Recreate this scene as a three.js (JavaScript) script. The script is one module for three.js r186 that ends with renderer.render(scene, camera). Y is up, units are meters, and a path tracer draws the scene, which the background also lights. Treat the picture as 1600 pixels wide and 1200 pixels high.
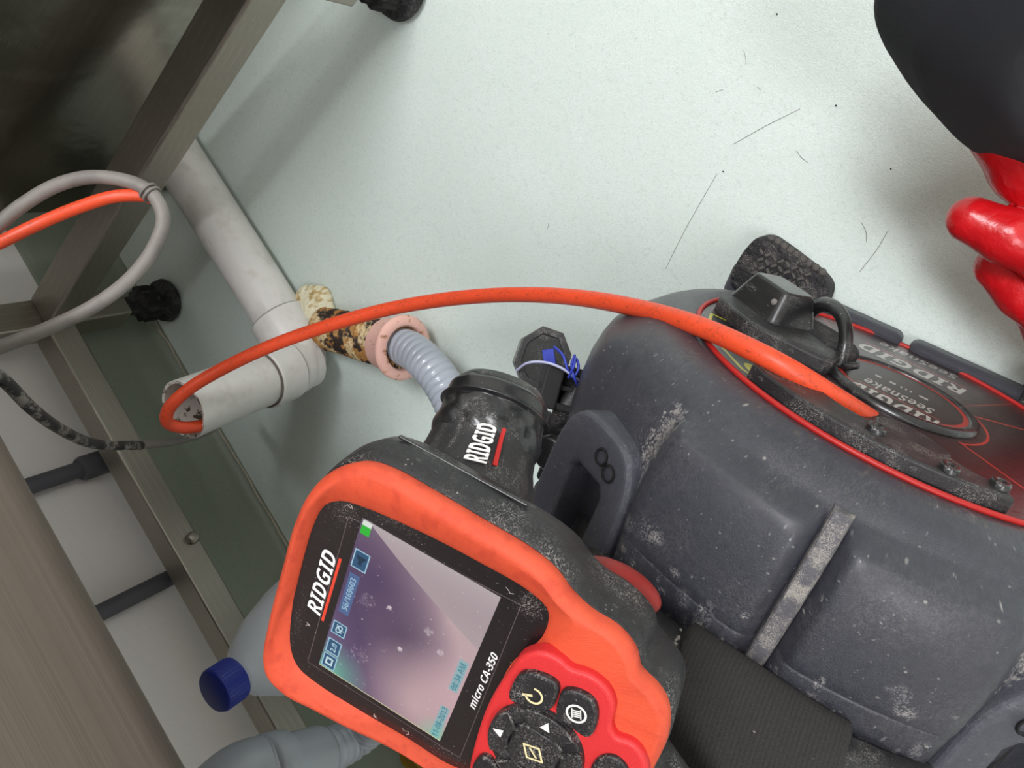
import * as THREE from 'three';
import { RoundedBoxGeometry } from 'three/addons/geometries/RoundedBoxGeometry.js';
import { TextGeometry } from 'three/addons/geometries/TextGeometry.js';
import { FontLoader } from 'three/addons/loaders/FontLoader.js';
import { MarchingCubes } from 'three/addons/objects/MarchingCubes.js';
import { RectAreaLightUniformsLib } from 'three/addons/lights/RectAreaLightUniformsLib.js';
import { mergeGeometries, mergeVertices, toCreasedNormals } from 'three/addons/utils/BufferGeometryUtils.js';

// ------------------------------------------------------------------ camera, light, exposure
const V3 = (x, y, z) => new THREE.Vector3(x, y, z);
const scene = new THREE.Scene();
scene.background = new THREE.Color(0x0c0c0c);
const renderer = new THREE.WebGLRenderer({ antialias: true });
renderer.toneMapping = THREE.LinearToneMapping;
renderer.toneMappingExposure = 1.14;
renderer.shadowMap.enabled = true;
RectAreaLightUniformsLib.init();

// world: y up, x = away from the wall that carries the pipes, z = along that wall, floor at y = 0
const CAM = V3(0.896, 0.64, 0);
const camera = new THREE.PerspectiveCamera(2 * Math.atan(600 / 1200) * 180 / Math.PI, 4 / 3, 0.02, 20);
const camRight = V3(0.66846552, -0.51730284, 0.53437031), camDown = V3(-0.48917623, 0.23540452, 0.83981625), camAhead = V3(-0.56023251, -0.82278945, -0.09569245);
camera.position.copy(CAM);
camera.quaternion.setFromRotationMatrix(new THREE.Matrix4().makeBasis(camRight, camDown.clone().negate(), camAhead.clone().negate()));
camera.focus = 0.5;
scene.add(camera);
const LAMPS = [   // ceiling panels: x, z, width along x, length along z, intensity
  [1.85, -0.8, 0.6, 1.2, 23.5],
  [1.75, 1.25, 0.6, 1.2, 9.5],
];
const LAMP_GLOW = 3, LAMP_TINT = 0xfbfbff, ROOM_H = 2.6;

// a direction of sight, and points along it (surveying aids: pixel of the 1600 x 1200 frame -> place in the room)
const ray = (px, py) => camAhead.clone().addScaledVector(camRight, (px - 800) / 1200).addScaledVector(camDown, (py - 600) / 1200);
const at = (px, py, s) => CAM.clone().addScaledVector(ray(px, py), s);
const onY = (px, py, h) => { const r = ray(px, py); return CAM.clone().addScaledVector(r, (h - CAM.y) / r.y); };
const onX = (px, py, x) => { const r = ray(px, py); return CAM.clone().addScaledVector(r, (x - CAM.x) / r.x); };

// ------------------------------------------------------------------ helpers
let seed = 7;
const rnd = () => { seed = (seed * 1664525 + 1013904223) >>> 0; return seed / 4294967296; };
const rr = (a, b) => a + (b - a) * rnd();
const used = {};
const numbered = (n) => { const k = used[n] || 0; used[n] = k + 1; return k ? `${n}_${String(k).padStart(3, '0')}` : n; };
function mesh(name, geo, mat, parent) {
  const m = new THREE.Mesh(geo, mat); m.castShadow = m.receiveShadow = true;
  if (parent) { m.name = name; parent.add(m); } else { m.name = numbered(name); scene.add(m); }
  return m;
}
function tag(o, label, category, group) { o.userData.label = label; o.userData.category = category; if (group) o.userData.group = group; return o; }
function thing(name, label, category, pos, group) {
  const o = new THREE.Group(); o.name = numbered(name); if (pos) o.position.copy(pos); scene.add(o); return tag(o, label, category, group);
}
function structure(name, geo, mat) { const m = new THREE.Mesh(geo, mat); m.name = name; m.castShadow = m.receiveShadow = true; m.userData.kind = 'structure'; scene.add(m); return m; }
// closed rings of points joined into a skin
function loft(rings, { cap0 = true, cap1 = true, open = false, crease = 0 } = {}) {
  const n = rings[0].length, pos = [], uv = [], idx = [], m = open ? n - 1 : n, w = open ? n : n + 1;
  let vAcc = 0; const around = Math.max(...rings.map((r) => r.reduce((q, p, j) => q + p.distanceTo(r[(j + 1) % n]), 0)));
  rings.forEach((ring, i) => {
    if (i) vAcc += ring[0].distanceTo(rings[i - 1][0]);
    for (let j = 0; j < w; j++) { const p = ring[j % n]; pos.push(p.x, p.y, p.z); uv.push(j / n * around, vAcc); }
  });
  for (let i = 0; i < rings.length - 1; i++) for (let j = 0; j < m; j++) {
    const a = i * w + j, b = a + 1, c = a + w, d = c + 1; idx.push(a, b, c, b, d, c);
  }
  const cap = (ring, flip) => {
    const c = V3(0, 0, 0); ring.forEach((p) => c.add(p)); c.divideScalar(n); const s = pos.length / 3;
    pos.push(c.x, c.y, c.z); uv.push(0, 0); ring.forEach((p) => { pos.push(p.x, p.y, p.z); uv.push(p.x - c.x, p.y - c.y); });
    for (let j = 0; j < n; j++) { const a = s + 1 + j, b = s + 1 + (j + 1) % n; flip ? idx.push(s, b, a) : idx.push(s, a, b); }
  };
  if (cap0 && !open) cap(rings[0], true);
  if (cap1 && !open) cap(rings[rings.length - 1], false);
  let g = new THREE.BufferGeometry();
  g.setAttribute('position', new THREE.Float32BufferAttribute(pos, 3)); g.setAttribute('uv', new THREE.Float32BufferAttribute(uv, 2)); g.setIndex(idx);
  if (crease) return toCreasedNormals(g, crease);
  g.computeVertexNormals();
  // weld the normals across the closing seam
  if (!open) { const na = g.attributes.normal; for (let i = 0; i < rings.length; i++) { const a = i * w, b = a + n; const v = V3(na.getX(a) + na.getX(b), na.getY(a) + na.getY(b), na.getZ(a) + na.getZ(b)).normalize(); na.setXYZ(a, v.x, v.y, v.z); na.setXYZ(b, v.x, v.y, v.z); } }
  return g;
}
// sweep a round section along a curve; radius may vary with length s (metres) and angle
function sweep(curve, steps, radius, { seg = 20, caps = true, squash = 1 } = {}) {
  const L = curve.getLength(), fr = curve.computeFrenetFrames(steps, false), rings = [];
  curve.arcLengthDivisions = 400;
  for (let i = 0; i <= steps; i++) {
    const t = i / steps, p = curve.getPointAt(t), ring = [];
    for (let j = 0; j < seg; j++) {
      const a = -j / seg * Math.PI * 2, r = typeof radius === 'function' ? radius(t * L, a, t) : radius;
      ring.push(p.clone().addScaledVector(fr.normals[i], Math.cos(a) * r).addScaledVector(fr.binormals[i], Math.sin(a) * r * squash));
    }
    rings.push(ring);
  }
  return loft(rings.map((r) => r.reverse()), { cap0: caps, cap1: caps });
}
const spline = (pts, t = 0.5) => new THREE.CatmullRomCurve3(pts, false, 'centripetal', t);
const box = (x, y, z, w, h, d, r = 0.002) => { const g = new RoundedBoxGeometry(w, h, d, 3, Math.min(r, w / 2.01, h / 2.01, d / 2.01)); g.translate(x, y, z); return g; };
const lathe = (pts, seg = 40) => {   // turned profile, uv in metres
  const g = new THREE.LatheGeometry(pts.map(([r, y]) => new THREE.Vector2(r, y)), seg), u = g.attributes.uv, R = Math.max(...pts.map((p) => p[0])), acc = [0];
  for (let i = 1; i < pts.length; i++) acc.push(acc[i - 1] + Math.hypot(pts[i][0] - pts[i - 1][0], pts[i][1] - pts[i - 1][1]));
  for (let i = 0; i < u.count; i++) u.setXY(i, u.getX(i) * Math.PI * 2 * R, acc[i % pts.length]);
  return g;
};
const shapeOf = (pts) => new THREE.Shape(pts.map(([x, y]) => new THREE.Vector2(x, y)));
const smoothShape = (pts, n = 120, tension = 0.5) => shapeOf(new THREE.CatmullRomCurve3(pts.map(([x, y]) => V3(x, y, 0)), true, 'centripetal', tension).getSpacedPoints(n).slice(0, n).map((p) => [p.x, p.y]));
const extrude = (shape, depth, bevel = 0.001, opts = {}) => new THREE.ExtrudeGeometry(shape, { depth, bevelEnabled: bevel > 0, bevelSize: bevel, bevelThickness: bevel, bevelSegments: 3, curveSegments: 24, ...opts });
function placed(g, pos, dir, from = V3(0, 1, 0)) { g.applyQuaternion(new THREE.Quaternion().setFromUnitVectors(from, dir.clone().normalize())); g.translate(pos.x, pos.y, pos.z); return g; }

// ------------------------------------------------------------------ textures
function lattice(size, cells, sd) {   // tileable value noise, 0..1
  const g = new Float32Array(cells * cells); let s = sd * 7919 + 13; for (let i = 0; i < g.length; i++) { s = (s * 1664525 + 1013904223) >>> 0; g[i] = s / 4294967296; }
  const out = new Float32Array(size * size);
  for (let y = 0; y < size; y++) for (let x = 0; x < size; x++) {
    const fx = x / size * cells, fy = y / size * cells, x0 = Math.floor(fx), y0 = Math.floor(fy); let u = fx - x0, v = fy - y0; u = u * u * (3 - 2 * u); v = v * v * (3 - 2 * v);
    const G = (a, b) => g[((b + cells) % cells) * cells + (a + cells) % cells];
    out[y * size + x] = (G(x0, y0) * (1 - u) + G(x0 + 1, y0) * u) * (1 - v) + (G(x0, y0 + 1) * (1 - u) + G(x0 + 1, y0 + 1) * u) * v;
  }
  return out;
}
function fractal(size, cells, octaves, sd) {
  const o = new Float32Array(size * size); let amp = 0.5, tot = 0;
  for (let k = 0; k < octaves; k++) { const l = lattice(size, cells << k, sd + k); for (let i = 0; i < o.length; i++) o[i] += l[i] * amp; tot += amp; amp *= 0.55; }
  for (let i = 0; i < o.length; i++) o[i] /= tot; return o;
}
function dataTex(size, fn, metres, srgb) {
  const d = new Uint8Array(size * size * 4);
  for (let i = 0; i < size * size; i++) { const c = fn(i, i % size, Math.floor(i / size)); for (let k = 0; k < 3; k++) d[i * 4 + k] = Math.max(0, Math.min(255, c[k])); d[i * 4 + 3] = 255; }
  const t = new THREE.DataTexture(d, size, size); t.wrapS = t.wrapT = THREE.RepeatWrapping; t.magFilter = THREE.LinearFilter; t.minFilter = THREE.LinearMipmapLinearFilter; t.generateMipmaps = true;
  t.repeat.set(1 / metres, 1 / metres); if (srgb) t.colorSpace = THREE.SRGBColorSpace; t.needsUpdate = true; return t;
}
function again(t, metres, metresV = metres) { const c = t.clone(); c.repeat.set(1 / metres, 1 / metresV); c.needsUpdate = true; return c; }
function canvasTex(w, h, draw) {
  const c = document.createElement('canvas'); c.width = w; c.height = h; draw(c.getContext('2d'), w, h);
  const t = new THREE.CanvasTexture(c); t.colorSpace = THREE.SRGBColorSpace; t.anisotropy = 8; return t;
}
const fineN = fractal(512, 64, 3, 3), midN = fractal(512, 12, 4, 11), coarseN = fractal(512, 4, 5, 23), grainN = lattice(512, 256, 5);
const mix = (a, b, t) => a.map((v, i) => v + (b[i] - v) * t);
const clamp01 = (x) => Math.max(0, Math.min(1, x));
const smooth = (a, b, x) => { const t = clamp01((x - a) / (b - a)); return t * t * (3 - 2 * t); };
const bumpFine = dataTex(512, (i) => { const v = (fineN[i] * 0.6 + grainN[i] * 0.4) * 255; return [v, v, v]; }, 0.06);
const bumpMid = dataTex(512, (i) => { const v = midN[i] * 255; return [v, v, v]; }, 0.2);
// vinyl floor: mint with pale and dark fleck
const vinylMap = dataTex(1024, (i, x, y) => {
  const j = (y % 512) * 512 + (x % 512), k = ((y >> 1) % 512) * 512 + (x >> 1);
  let c = [211, 222, 216]; const g = grainN[j], f = fineN[j];
  c = mix(c, [196, 209, 202], smooth(0.55, 0.95, f)); c = mix(c, [222, 231, 225], smooth(0.72, 0.95, g)); c = mix(c, [168, 184, 172], smooth(0.86, 0.99, 1 - g) * 0.8);
  return mix(c, [205, 218, 209], (midN[k] - 0.5) * 0.8 + 0.2);
}, 0.36, true);
const vinylBump = dataTex(512, (i) => { const v = (grainN[i] * 0.5 + fineN[i] * 0.5) * 255; return [v, v, v]; }, 0.12);
// brushed steel: streaks along u
const streakN = (() => { const o = new Float32Array(512 * 512), a = new Float32Array(512 * 8); let s = 99; for (let i = 0; i < a.length; i++) { s = (s * 1664525 + 1013904223) >>> 0; a[i] = s / 4294967296; } for (let y = 0; y < 512; y++) for (let x = 0; x < 512; x++) { const f = x / 64, x0 = Math.floor(f), u = f - x0; o[y * 512 + x] = a[y * 8 + x0 % 8] * (1 - u) + a[y * 8 + (x0 + 1) % 8] * u; } return o; })();
const steelRough = dataTex(512, (i) => { const v = 80 + streakN[i] * 18 + midN[i] * 60; return [v, v, v]; }, 0.25);
const steelMap = dataTex(512, (i) => { const v = 152 + streakN[i] * 9 + smooth(0.55, 0.8, midN[i]) * 14; return [v + 6, v, v - 10]; }, 0.25, true);
const steelBump = dataTex(512, (i) => { const v = streakN[i] * 255; return [v, v, v]; }, 0.1);
// black plastic carrying pale dust specks, smears and chalky splashes
function dusty(base, dust, amount, sd, size = 512, metres = 0.12) {
  let s = sd; const r = () => { s = (s * 1664525 + 1013904223) >>> 0; return s / 4294967296; };
  const spots = new Float32Array(size * size);
  for (let k = 0; k < 170 * amount; k++) {
    const cx = r() * size, cy = r() * size, big = r() < 0.08, rad = big ? 5 + r() * 11 : 0.7 + r() * r() * 2.6, el = 0.5 + r(), st = 0.3 + r() * 0.7, R = Math.ceil(rad * 2);
    for (let y = -R; y <= R; y++) for (let x = -R; x <= R; x++) {
      const q = Math.hypot(x / el, y * el) / rad; if (q > 1) continue;
      const px = (Math.floor(cx + x) + size) % size, py = (Math.floor(cy + y) + size) % size, i = py * size + px;
      spots[i] = Math.max(spots[i], big ? st * 0.6 * smooth(0.45, 0.75, grainN[i % (512 * 512)] * 0.6 + fineN[i % (512 * 512)] * 0.5) : st * smooth(1, 0.5, q));
    }
  }
  return dataTex(size, (i) => {
    const j = i % (512 * 512); let c = mix(base, dust, smooth(0.5, 0.85, coarseN[j]) * smooth(0.45, 0.8, grainN[j]) * 0.28 * amount);
    c = mix(c, dust, spots[i] * 0.8); const g = (fineN[j] - 0.5) * 14; return c.map((v) => v + g);
  }, metres, true);
}
const caseMap = dusty([72, 73, 82], [176, 172, 168], 0.8, 4001, 512, 0.17);
const blackMap = dusty([34, 33, 35], [198, 192, 182], 2.4, 517, 512, 0.08);
const black2Map = dusty([26, 26, 28], [200, 196, 190], 1.6, 90210, 512, 0.09);

const M = {};
const std = (o) => new THREE.MeshStandardMaterial(o), phy = (o) => new THREE.MeshPhysicalMaterial(o);
M.vinyl = phy({ map: vinylMap, roughness: 0.42, bumpMap: vinylBump, bumpScale: 0.0002, clearcoat: 0.15, clearcoatRoughness: 0.35 });
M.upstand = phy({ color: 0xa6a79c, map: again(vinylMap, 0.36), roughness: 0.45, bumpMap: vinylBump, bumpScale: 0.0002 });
M.wall = std({ color: 0xf2edeb, roughness: 0.75, bumpMap: again(bumpMid, 0.12), bumpScale: 0.0006 });
M.paint = std({ color: 0xdcd9d3, roughness: 0.85 });
M.steel = std({ map: steelMap, metalness: 1, roughness: 0.9, roughnessMap: steelRough, bumpMap: steelBump, bumpScale: 0.00003 });
M.steelPanel = std({ map: again(steelMap, 0.6), metalness: 1, roughness: 0.5, roughnessMap: again(steelRough, 0.7), bumpMap: again(bumpMid, 0.9), bumpScale: 0.0008 });
M.steelBowl = std({ color: 0xc0b8b6, map: again(steelMap, 0.3), metalness: 0.9, roughness: 1.5, roughnessMap: again(steelRough, 0.4), bumpMap: again(steelBump, 0.15), bumpScale: 0.00004 });
M.pvc = phy({ map: dataTex(512, (i) => mix([226, 224, 220], [205, 200, 190], smooth(0.5, 0.9, midN[i]) * 0.6), 0.15, true), roughness: 0.34, clearcoat: 0.15, clearcoatRoughness: 0.3 });
M.pvcIn = std({ map: dataTex(512, (i) => mix([214, 208, 200], [84, 76, 62], smooth(0.56, 0.72, midN[i])), 0.06, true), roughness: 0.6 });
M.glue = std({ color: 0x8f857a, roughness: 0.8, bumpMap: bumpFine, bumpScale: 0.0006 });
M.sealant = std({ color: 0xb9b1a2, roughness: 0.9 });
M.orange = phy({ map: dataTex(512, (i) => mix([232, 78, 40], [150, 56, 34], smooth(0.52, 0.86, fineN[i] * 0.6 + midN[i] * 0.4) * 0.75), 0.05, true), roughness: 0.5, clearcoat: 0.2, clearcoatRoughness: 0.35 });
M.greyCable = std({ map: dataTex(512, (i) => mix([132, 126, 121], [116, 110, 106], smooth(0.4, 0.8, midN[i])), 0.2, true), roughness: 0.55 });
M.dirtyCable = std({ map: dataTex(512, (i) => mix([138, 133, 126], [36, 34, 33], smooth(0.4, 0.56, midN[i] * 0.6 + fineN[i] * 0.2 + coarseN[i] * 0.2)), 0.1, true), roughness: 0.55 });
M.hose = phy({ color: 0xa9b0bb, roughness: 0.3, clearcoat: 0.4, clearcoatRoughness: 0.2 });
M.trap = phy({ color: 0xa3a9b0, roughness: 0.4, clearcoat: 0.2 });
M.pink = std({ map: dataTex(512, (i) => mix([232, 184, 170], [160, 106, 76], smooth(0.64, 0.85, midN[i])), 0.1, true), roughness: 0.5 });
M.rust = std({ map: dataTex(512, (i) => { let c = mix([164, 116, 58], [40, 26, 20], smooth(0.46, 0.6, midN[i])); return mix(c, [206, 184, 140], smooth(0.58, 0.7, midN[(i * 7 + 9000) % 262144] * 0.2 + coarseN[i] * 0.8)); }, 0.13, true), roughness: 0.7, bumpMap: again(bumpMid, 0.05), bumpScale: 0.002 });
M.foam = std({ map: dataTex(512, (i) => mix([236, 230, 200], [190, 160, 104], smooth(0.56, 0.8, midN[i])), 0.1, true), roughness: 0.9, bumpMap: again(bumpMid, 0.04), bumpScale: 0.003 });
M.conduit = std({ color: 0x56555c, roughness: 0.6 });
M.bottle = phy({ color: 0xdde4ec, roughness: 0.38, transmission: 0.25, thickness: 0, clearcoat: 0.2 });
M.liquid = phy({ color: 0xaebfd0, roughness: 0.4 });
M.cap = phy({ color: 0x1b2c8c, roughness: 0.45 });
M.cloth = std({ color: 0xb08a2a, roughness: 0.95, bumpMap: again(bumpFine, 0.02), bumpScale: 0.0008 });
M.shell = phy({ map: caseMap, roughness: 0.43, bumpMap: again(bumpFine, 0.03), bumpScale: 0.00035, clearcoat: 0.08, clearcoatRoughness: 0.4 });
// the reel case unrolled: angle across, depth down; chalky dust lies along its grooves, in splashes and specks
M.reelShell = (() => {
  const W = 2048, H = 600, d = new Uint8Array(W * H * 4), acc = new Float32Array(W * H); let s = 2024; const r = () => { s = (s * 1664525 + 1013904223) >>> 0; return s / 4294967296; };
  const spot = (cx, cy, rad, st, big) => { const R = Math.ceil(rad * 1.6), el = 0.6 + r() * 0.8; for (let y = -R; y <= R; y++) for (let x = -R; x <= R; x++) { const px = Math.round(cx + x), py = Math.round(cy + y); if (py < 0 || py >= H || px < 0 || px >= W) continue; const q = Math.hypot(x / el, y * el) / rad, j = (py % 512) * 512 + px % 512; if (q > 1.3) continue; const v = big ? st * smooth(1.25, 0.5, q + (midN[j] - 0.5) * 1.2) * smooth(0.36, 0.62, grainN[j] * 0.6 + fineN[j] * 0.4) : st * smooth(1, 0.5, q); acc[py * W + px] = Math.max(acc[py * W + px], v); } };
  for (let k = 0; k < 1500; k++) spot(r() * W, r() * H, 1 + r() * r() * 3, 0.25 + r() * 0.6, false);
  for (let k = 0; k < 130; k++) spot(W * (0.28 + r() * 0.44), H * (0.42 + r() * 0.55), 4 + r() * r() * 24, 0.35 + r() * 0.45, true);
  for (const [deg, a, b, n] of [[32, 0.1, 0.72, 1300], [-32, 0.1, 0.85, 1300]]) for (let k = 0; k < n; k++) { const g = (r() + r() + r() - 1.5) * (Math.abs(deg) > 5 ? 26 : 3); spot(W * (0.5 + deg / 180) + g, H * (a + (b - a) * r()), 1 + r() * 4, 0.3 + r() * 0.55, r() < 0.5); }
  for (let y = 0; y < H; y++) for (let x = 0; x < W; x++) { const i = y * W + x, j = (y % 512) * 512 + x % 512; let c = mix([57, 58, 66], [82, 80, 82], smooth(0.5, 0.8, coarseN[j]) * smooth(0.4, 0.7, grainN[j]) * 0.7); c = mix(c, [104, 96, 84], smooth(0.62, 0.8, coarseN[(j * 3 + 777) % 262144]) * smooth(0.45, 0.7, fineN[j]) * smooth(0.4, 0.8, y / H) * 0.6); c = mix(c, [186, 180, 172], acc[i] * 0.85); const g = (fineN[j] - 0.5) * 14; for (let k = 0; k < 3; k++) d[i * 4 + k] = Math.max(0, Math.min(255, c[k] + g)); d[i * 4 + 3] = 255; }
  const t = new THREE.DataTexture(d, W, H); t.magFilter = THREE.LinearFilter; t.minFilter = THREE.LinearMipmapLinearFilter; t.generateMipmaps = true; t.wrapS = t.wrapT = THREE.RepeatWrapping; t.colorSpace = THREE.SRGBColorSpace; t.needsUpdate = true;
  const bm = bumpFine.clone(); bm.repeat.set(16, 5); bm.needsUpdate = true;
  return phy({ map: t, roughness: 0.36, bumpMap: bm, bumpScale: 0.0003, clearcoat: 0.22, clearcoatRoughness: 0.3 });
})();
M.ribDust = std({ map: dataTex(512, (i) => mix([84, 83, 88], [158, 152, 144], smooth(0.42, 0.72, grainN[i] * 0.4 + midN[i] * 0.6)), 0.05, true), roughness: 0.8 });
M.tread = std({ map: dataTex(512, (i) => mix([52, 50, 49], [168, 162, 152], smooth(0.5, 0.75, grainN[i] * 0.5 + fineN[i] * 0.5)), 0.03, true), roughness: 0.9 });
M.dust = std({ map: dataTex(512, (i) => mix([86, 84, 84], [186, 178, 166], smooth(0.4, 0.75, grainN[i] * 0.5 + midN[i] * 0.5)), 0.04, true), roughness: 0.9 });
M.black = phy({ map: blackMap, roughness: 0.42, bumpMap: again(bumpFine, 0.03), bumpScale: 0.0002, clearcoat: 0.12, clearcoatRoughness: 0.35 });
M.black2 = phy({ map: black2Map, roughness: 0.32, clearcoat: 0.35, clearcoatRoughness: 0.2 });
M.rubber = std({ map: again(blackMap, 0.05), roughness: 0.75, bumpMap: again(bumpMid, 0.03), bumpScale: 0.002 });
M.redShaded = phy({ color: 0x8e1c17, roughness: 0.5 });  // red deepened: shade behind the inspection camera put into the colour
M.redTrim = phy({ color: 0xb0201c, roughness: 0.45 });
M.redOrange = phy({ map: dataTex(512, (i) => mix([222, 84, 52], [204, 70, 44], smooth(0.45, 0.8, midN[i])), 0.08, true), roughness: 0.52, bumpMap: again(bumpFine, 0.02), bumpScale: 0.00015 });
M.redPad = phy({ color: 0xd52f31, roughness: 0.5, bumpMap: again(bumpFine, 0.02), bumpScale: 0.0001 });
M.white = std({ color: 0xf0eee8, roughness: 0.6 });
M.cream = std({ color: 0xe8d8a8, roughness: 0.6 });
M.glove = phy({ map: dataTex(512, (i) => mix([212, 22, 30], [184, 12, 22], midN[i]), 0.1, true), roughness: 0.32, bumpMap: again(bumpMid, 0.09), bumpScale: 0.0009, clearcoat: 0.25, clearcoatRoughness: 0.25 });
M.sleeve = phy({ map: dataTex(512, (i) => mix([30, 32, 38], [42, 44, 51], grainN[i]), 0.05, true), roughness: 0.9, sheen: 0.3, sheenRoughness: 0.6, sheenColor: new THREE.Color(0x30323a), bumpMap: again(bumpFine, 0.02), bumpScale: 0.0003 });
M.velcro = std({ map: dataTex(512, (i, x, y) => { const w = Math.sin(y / 512 * Math.PI * 2 * 30) * 0.5 + 0.5; let c = mix([52, 50, 51], [100, 97, 94], w * 0.22 + grainN[i] * 0.6 + fineN[i] * 0.15); return mix(c, [150, 146, 138], smooth(0.86, 0.97, fineN[i] * 0.5 + grainN[i] * 0.5)); }, 0.06, true), roughness: 1, bumpMap: again(bumpFine, 0.012), bumpScale: 0.0012 });
M.blueWire = std({ color: 0x3444b4, roughness: 0.4 });
M.paleWire = std({ color: 0xb9bbdc, roughness: 0.4 });
M.hair = std({ color: 0x6b6258, roughness: 0.8 });
M.dark = std({ color: 0x101012, roughness: 0.8 });

// ------------------------------------------------------------------ the room
const slab = (x0, x1, y0, y1, z0, z1) => {   // box with uv in metres
  const g = new THREE.BoxGeometry(x1 - x0, y1 - y0, z1 - z0).toNonIndexed(); g.translate((x0 + x1) / 2, (y0 + y1) / 2, (z0 + z1) / 2);
  const p = g.attributes.position, n = g.attributes.normal, u = g.attributes.uv;
  for (let i = 0; i < p.count; i++) { const ax = Math.abs(n.getX(i)) > 0.5 ? 0 : Math.abs(n.getY(i)) > 0.5 ? 1 : 2; u.setXY(i, ax === 0 ? p.getZ(i) : p.getX(i), ax === 1 ? p.getZ(i) : p.getY(i)); }
  return g;
};
const RX = 3.2, Z0 = -2.3, Z1 = 2.5;
structure('floor', slab(-0.1, RX + 0.1, -0.08, 0, Z0 - 0.1, Z1 + 0.1), M.vinyl);
structure('ceiling', slab(-0.1, RX + 0.1, ROOM_H, ROOM_H + 0.1, Z0 - 0.1, Z1 + 0.1), M.paint);
structure('wall_left', slab(-0.1, 0, 0, ROOM_H, Z0, Z1), M.wall);
structure('wall_right', slab(RX, RX + 0.1, 0, ROOM_H, Z0, Z1), M.paint);
structure('wall_back', slab(-0.1, RX + 0.1, 0, ROOM_H, Z0 - 0.1, Z0), M.paint);
structure('wall_front', slab(-0.1, RX + 0.1, 0, ROOM_H, Z1, Z1 + 0.1), M.paint);
{ // vinyl turned up the wall with a small cove, and the crusty line of sealant along its foot
  const prof = [[0, 0.115], [0.004, 0.113], [0.005, 0.105]]; for (let k = 0; k <= 6; k++) { const a = Math.PI + k / 6 * Math.PI / 2; prof.push([0.017 + Math.cos(a) * 0.012, 0.0125 + Math.sin(a) * 0.012]); } prof.push([0.018, 0], [0, 0]);
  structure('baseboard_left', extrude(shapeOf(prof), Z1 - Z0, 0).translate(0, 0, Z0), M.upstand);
  const pts = []; for (let z = -0.5; z <= 0.2; z += 0.02) pts.push(V3(0.014 + rr(-0.002, 0.002), 0.0015, z));
  structure('trim_1', sweep(spline(pts), 120, () => 0.0007 + rnd() * 0.0013, { seg: 6 }), M.sealant);
}
for (const [i, [x, z, w, l, I]] of LAMPS.entries()) {
  const t = thing('ceiling_light', i ? 'rectangular ceiling light panel farther along the room' : 'rectangular ceiling light panel over the middle of the room', 'ceiling light', V3(x, ROOM_H - 0.002, z));
  mesh('frame', mergeGeometries([box(-w / 2, -0.015, 0, 0.02, 0.03, l + 0.02), box(w / 2, -0.015, 0, 0.02, 0.03, l + 0.02), box(0, -0.015, -l / 2, w, 0.03, 0.02), box(0, -0.015, l / 2, w, 0.03, 0.02)]), M.paint, t);
  mesh('diffuser', box(0, -0.012, 0, w - 0.02, 0.012, l - 0.02), std({ color: 0xffffff, emissive: LAMP_TINT, emissiveIntensity: LAMP_GLOW, roughness: 0.6 }), t);
  const L = new THREE.RectAreaLight(LAMP_TINT, I, w - 0.02, l - 0.02); L.position.set(x, ROOM_H - 0.035, z); L.lookAt(x, 0, z); scene.add(L);
}

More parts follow.
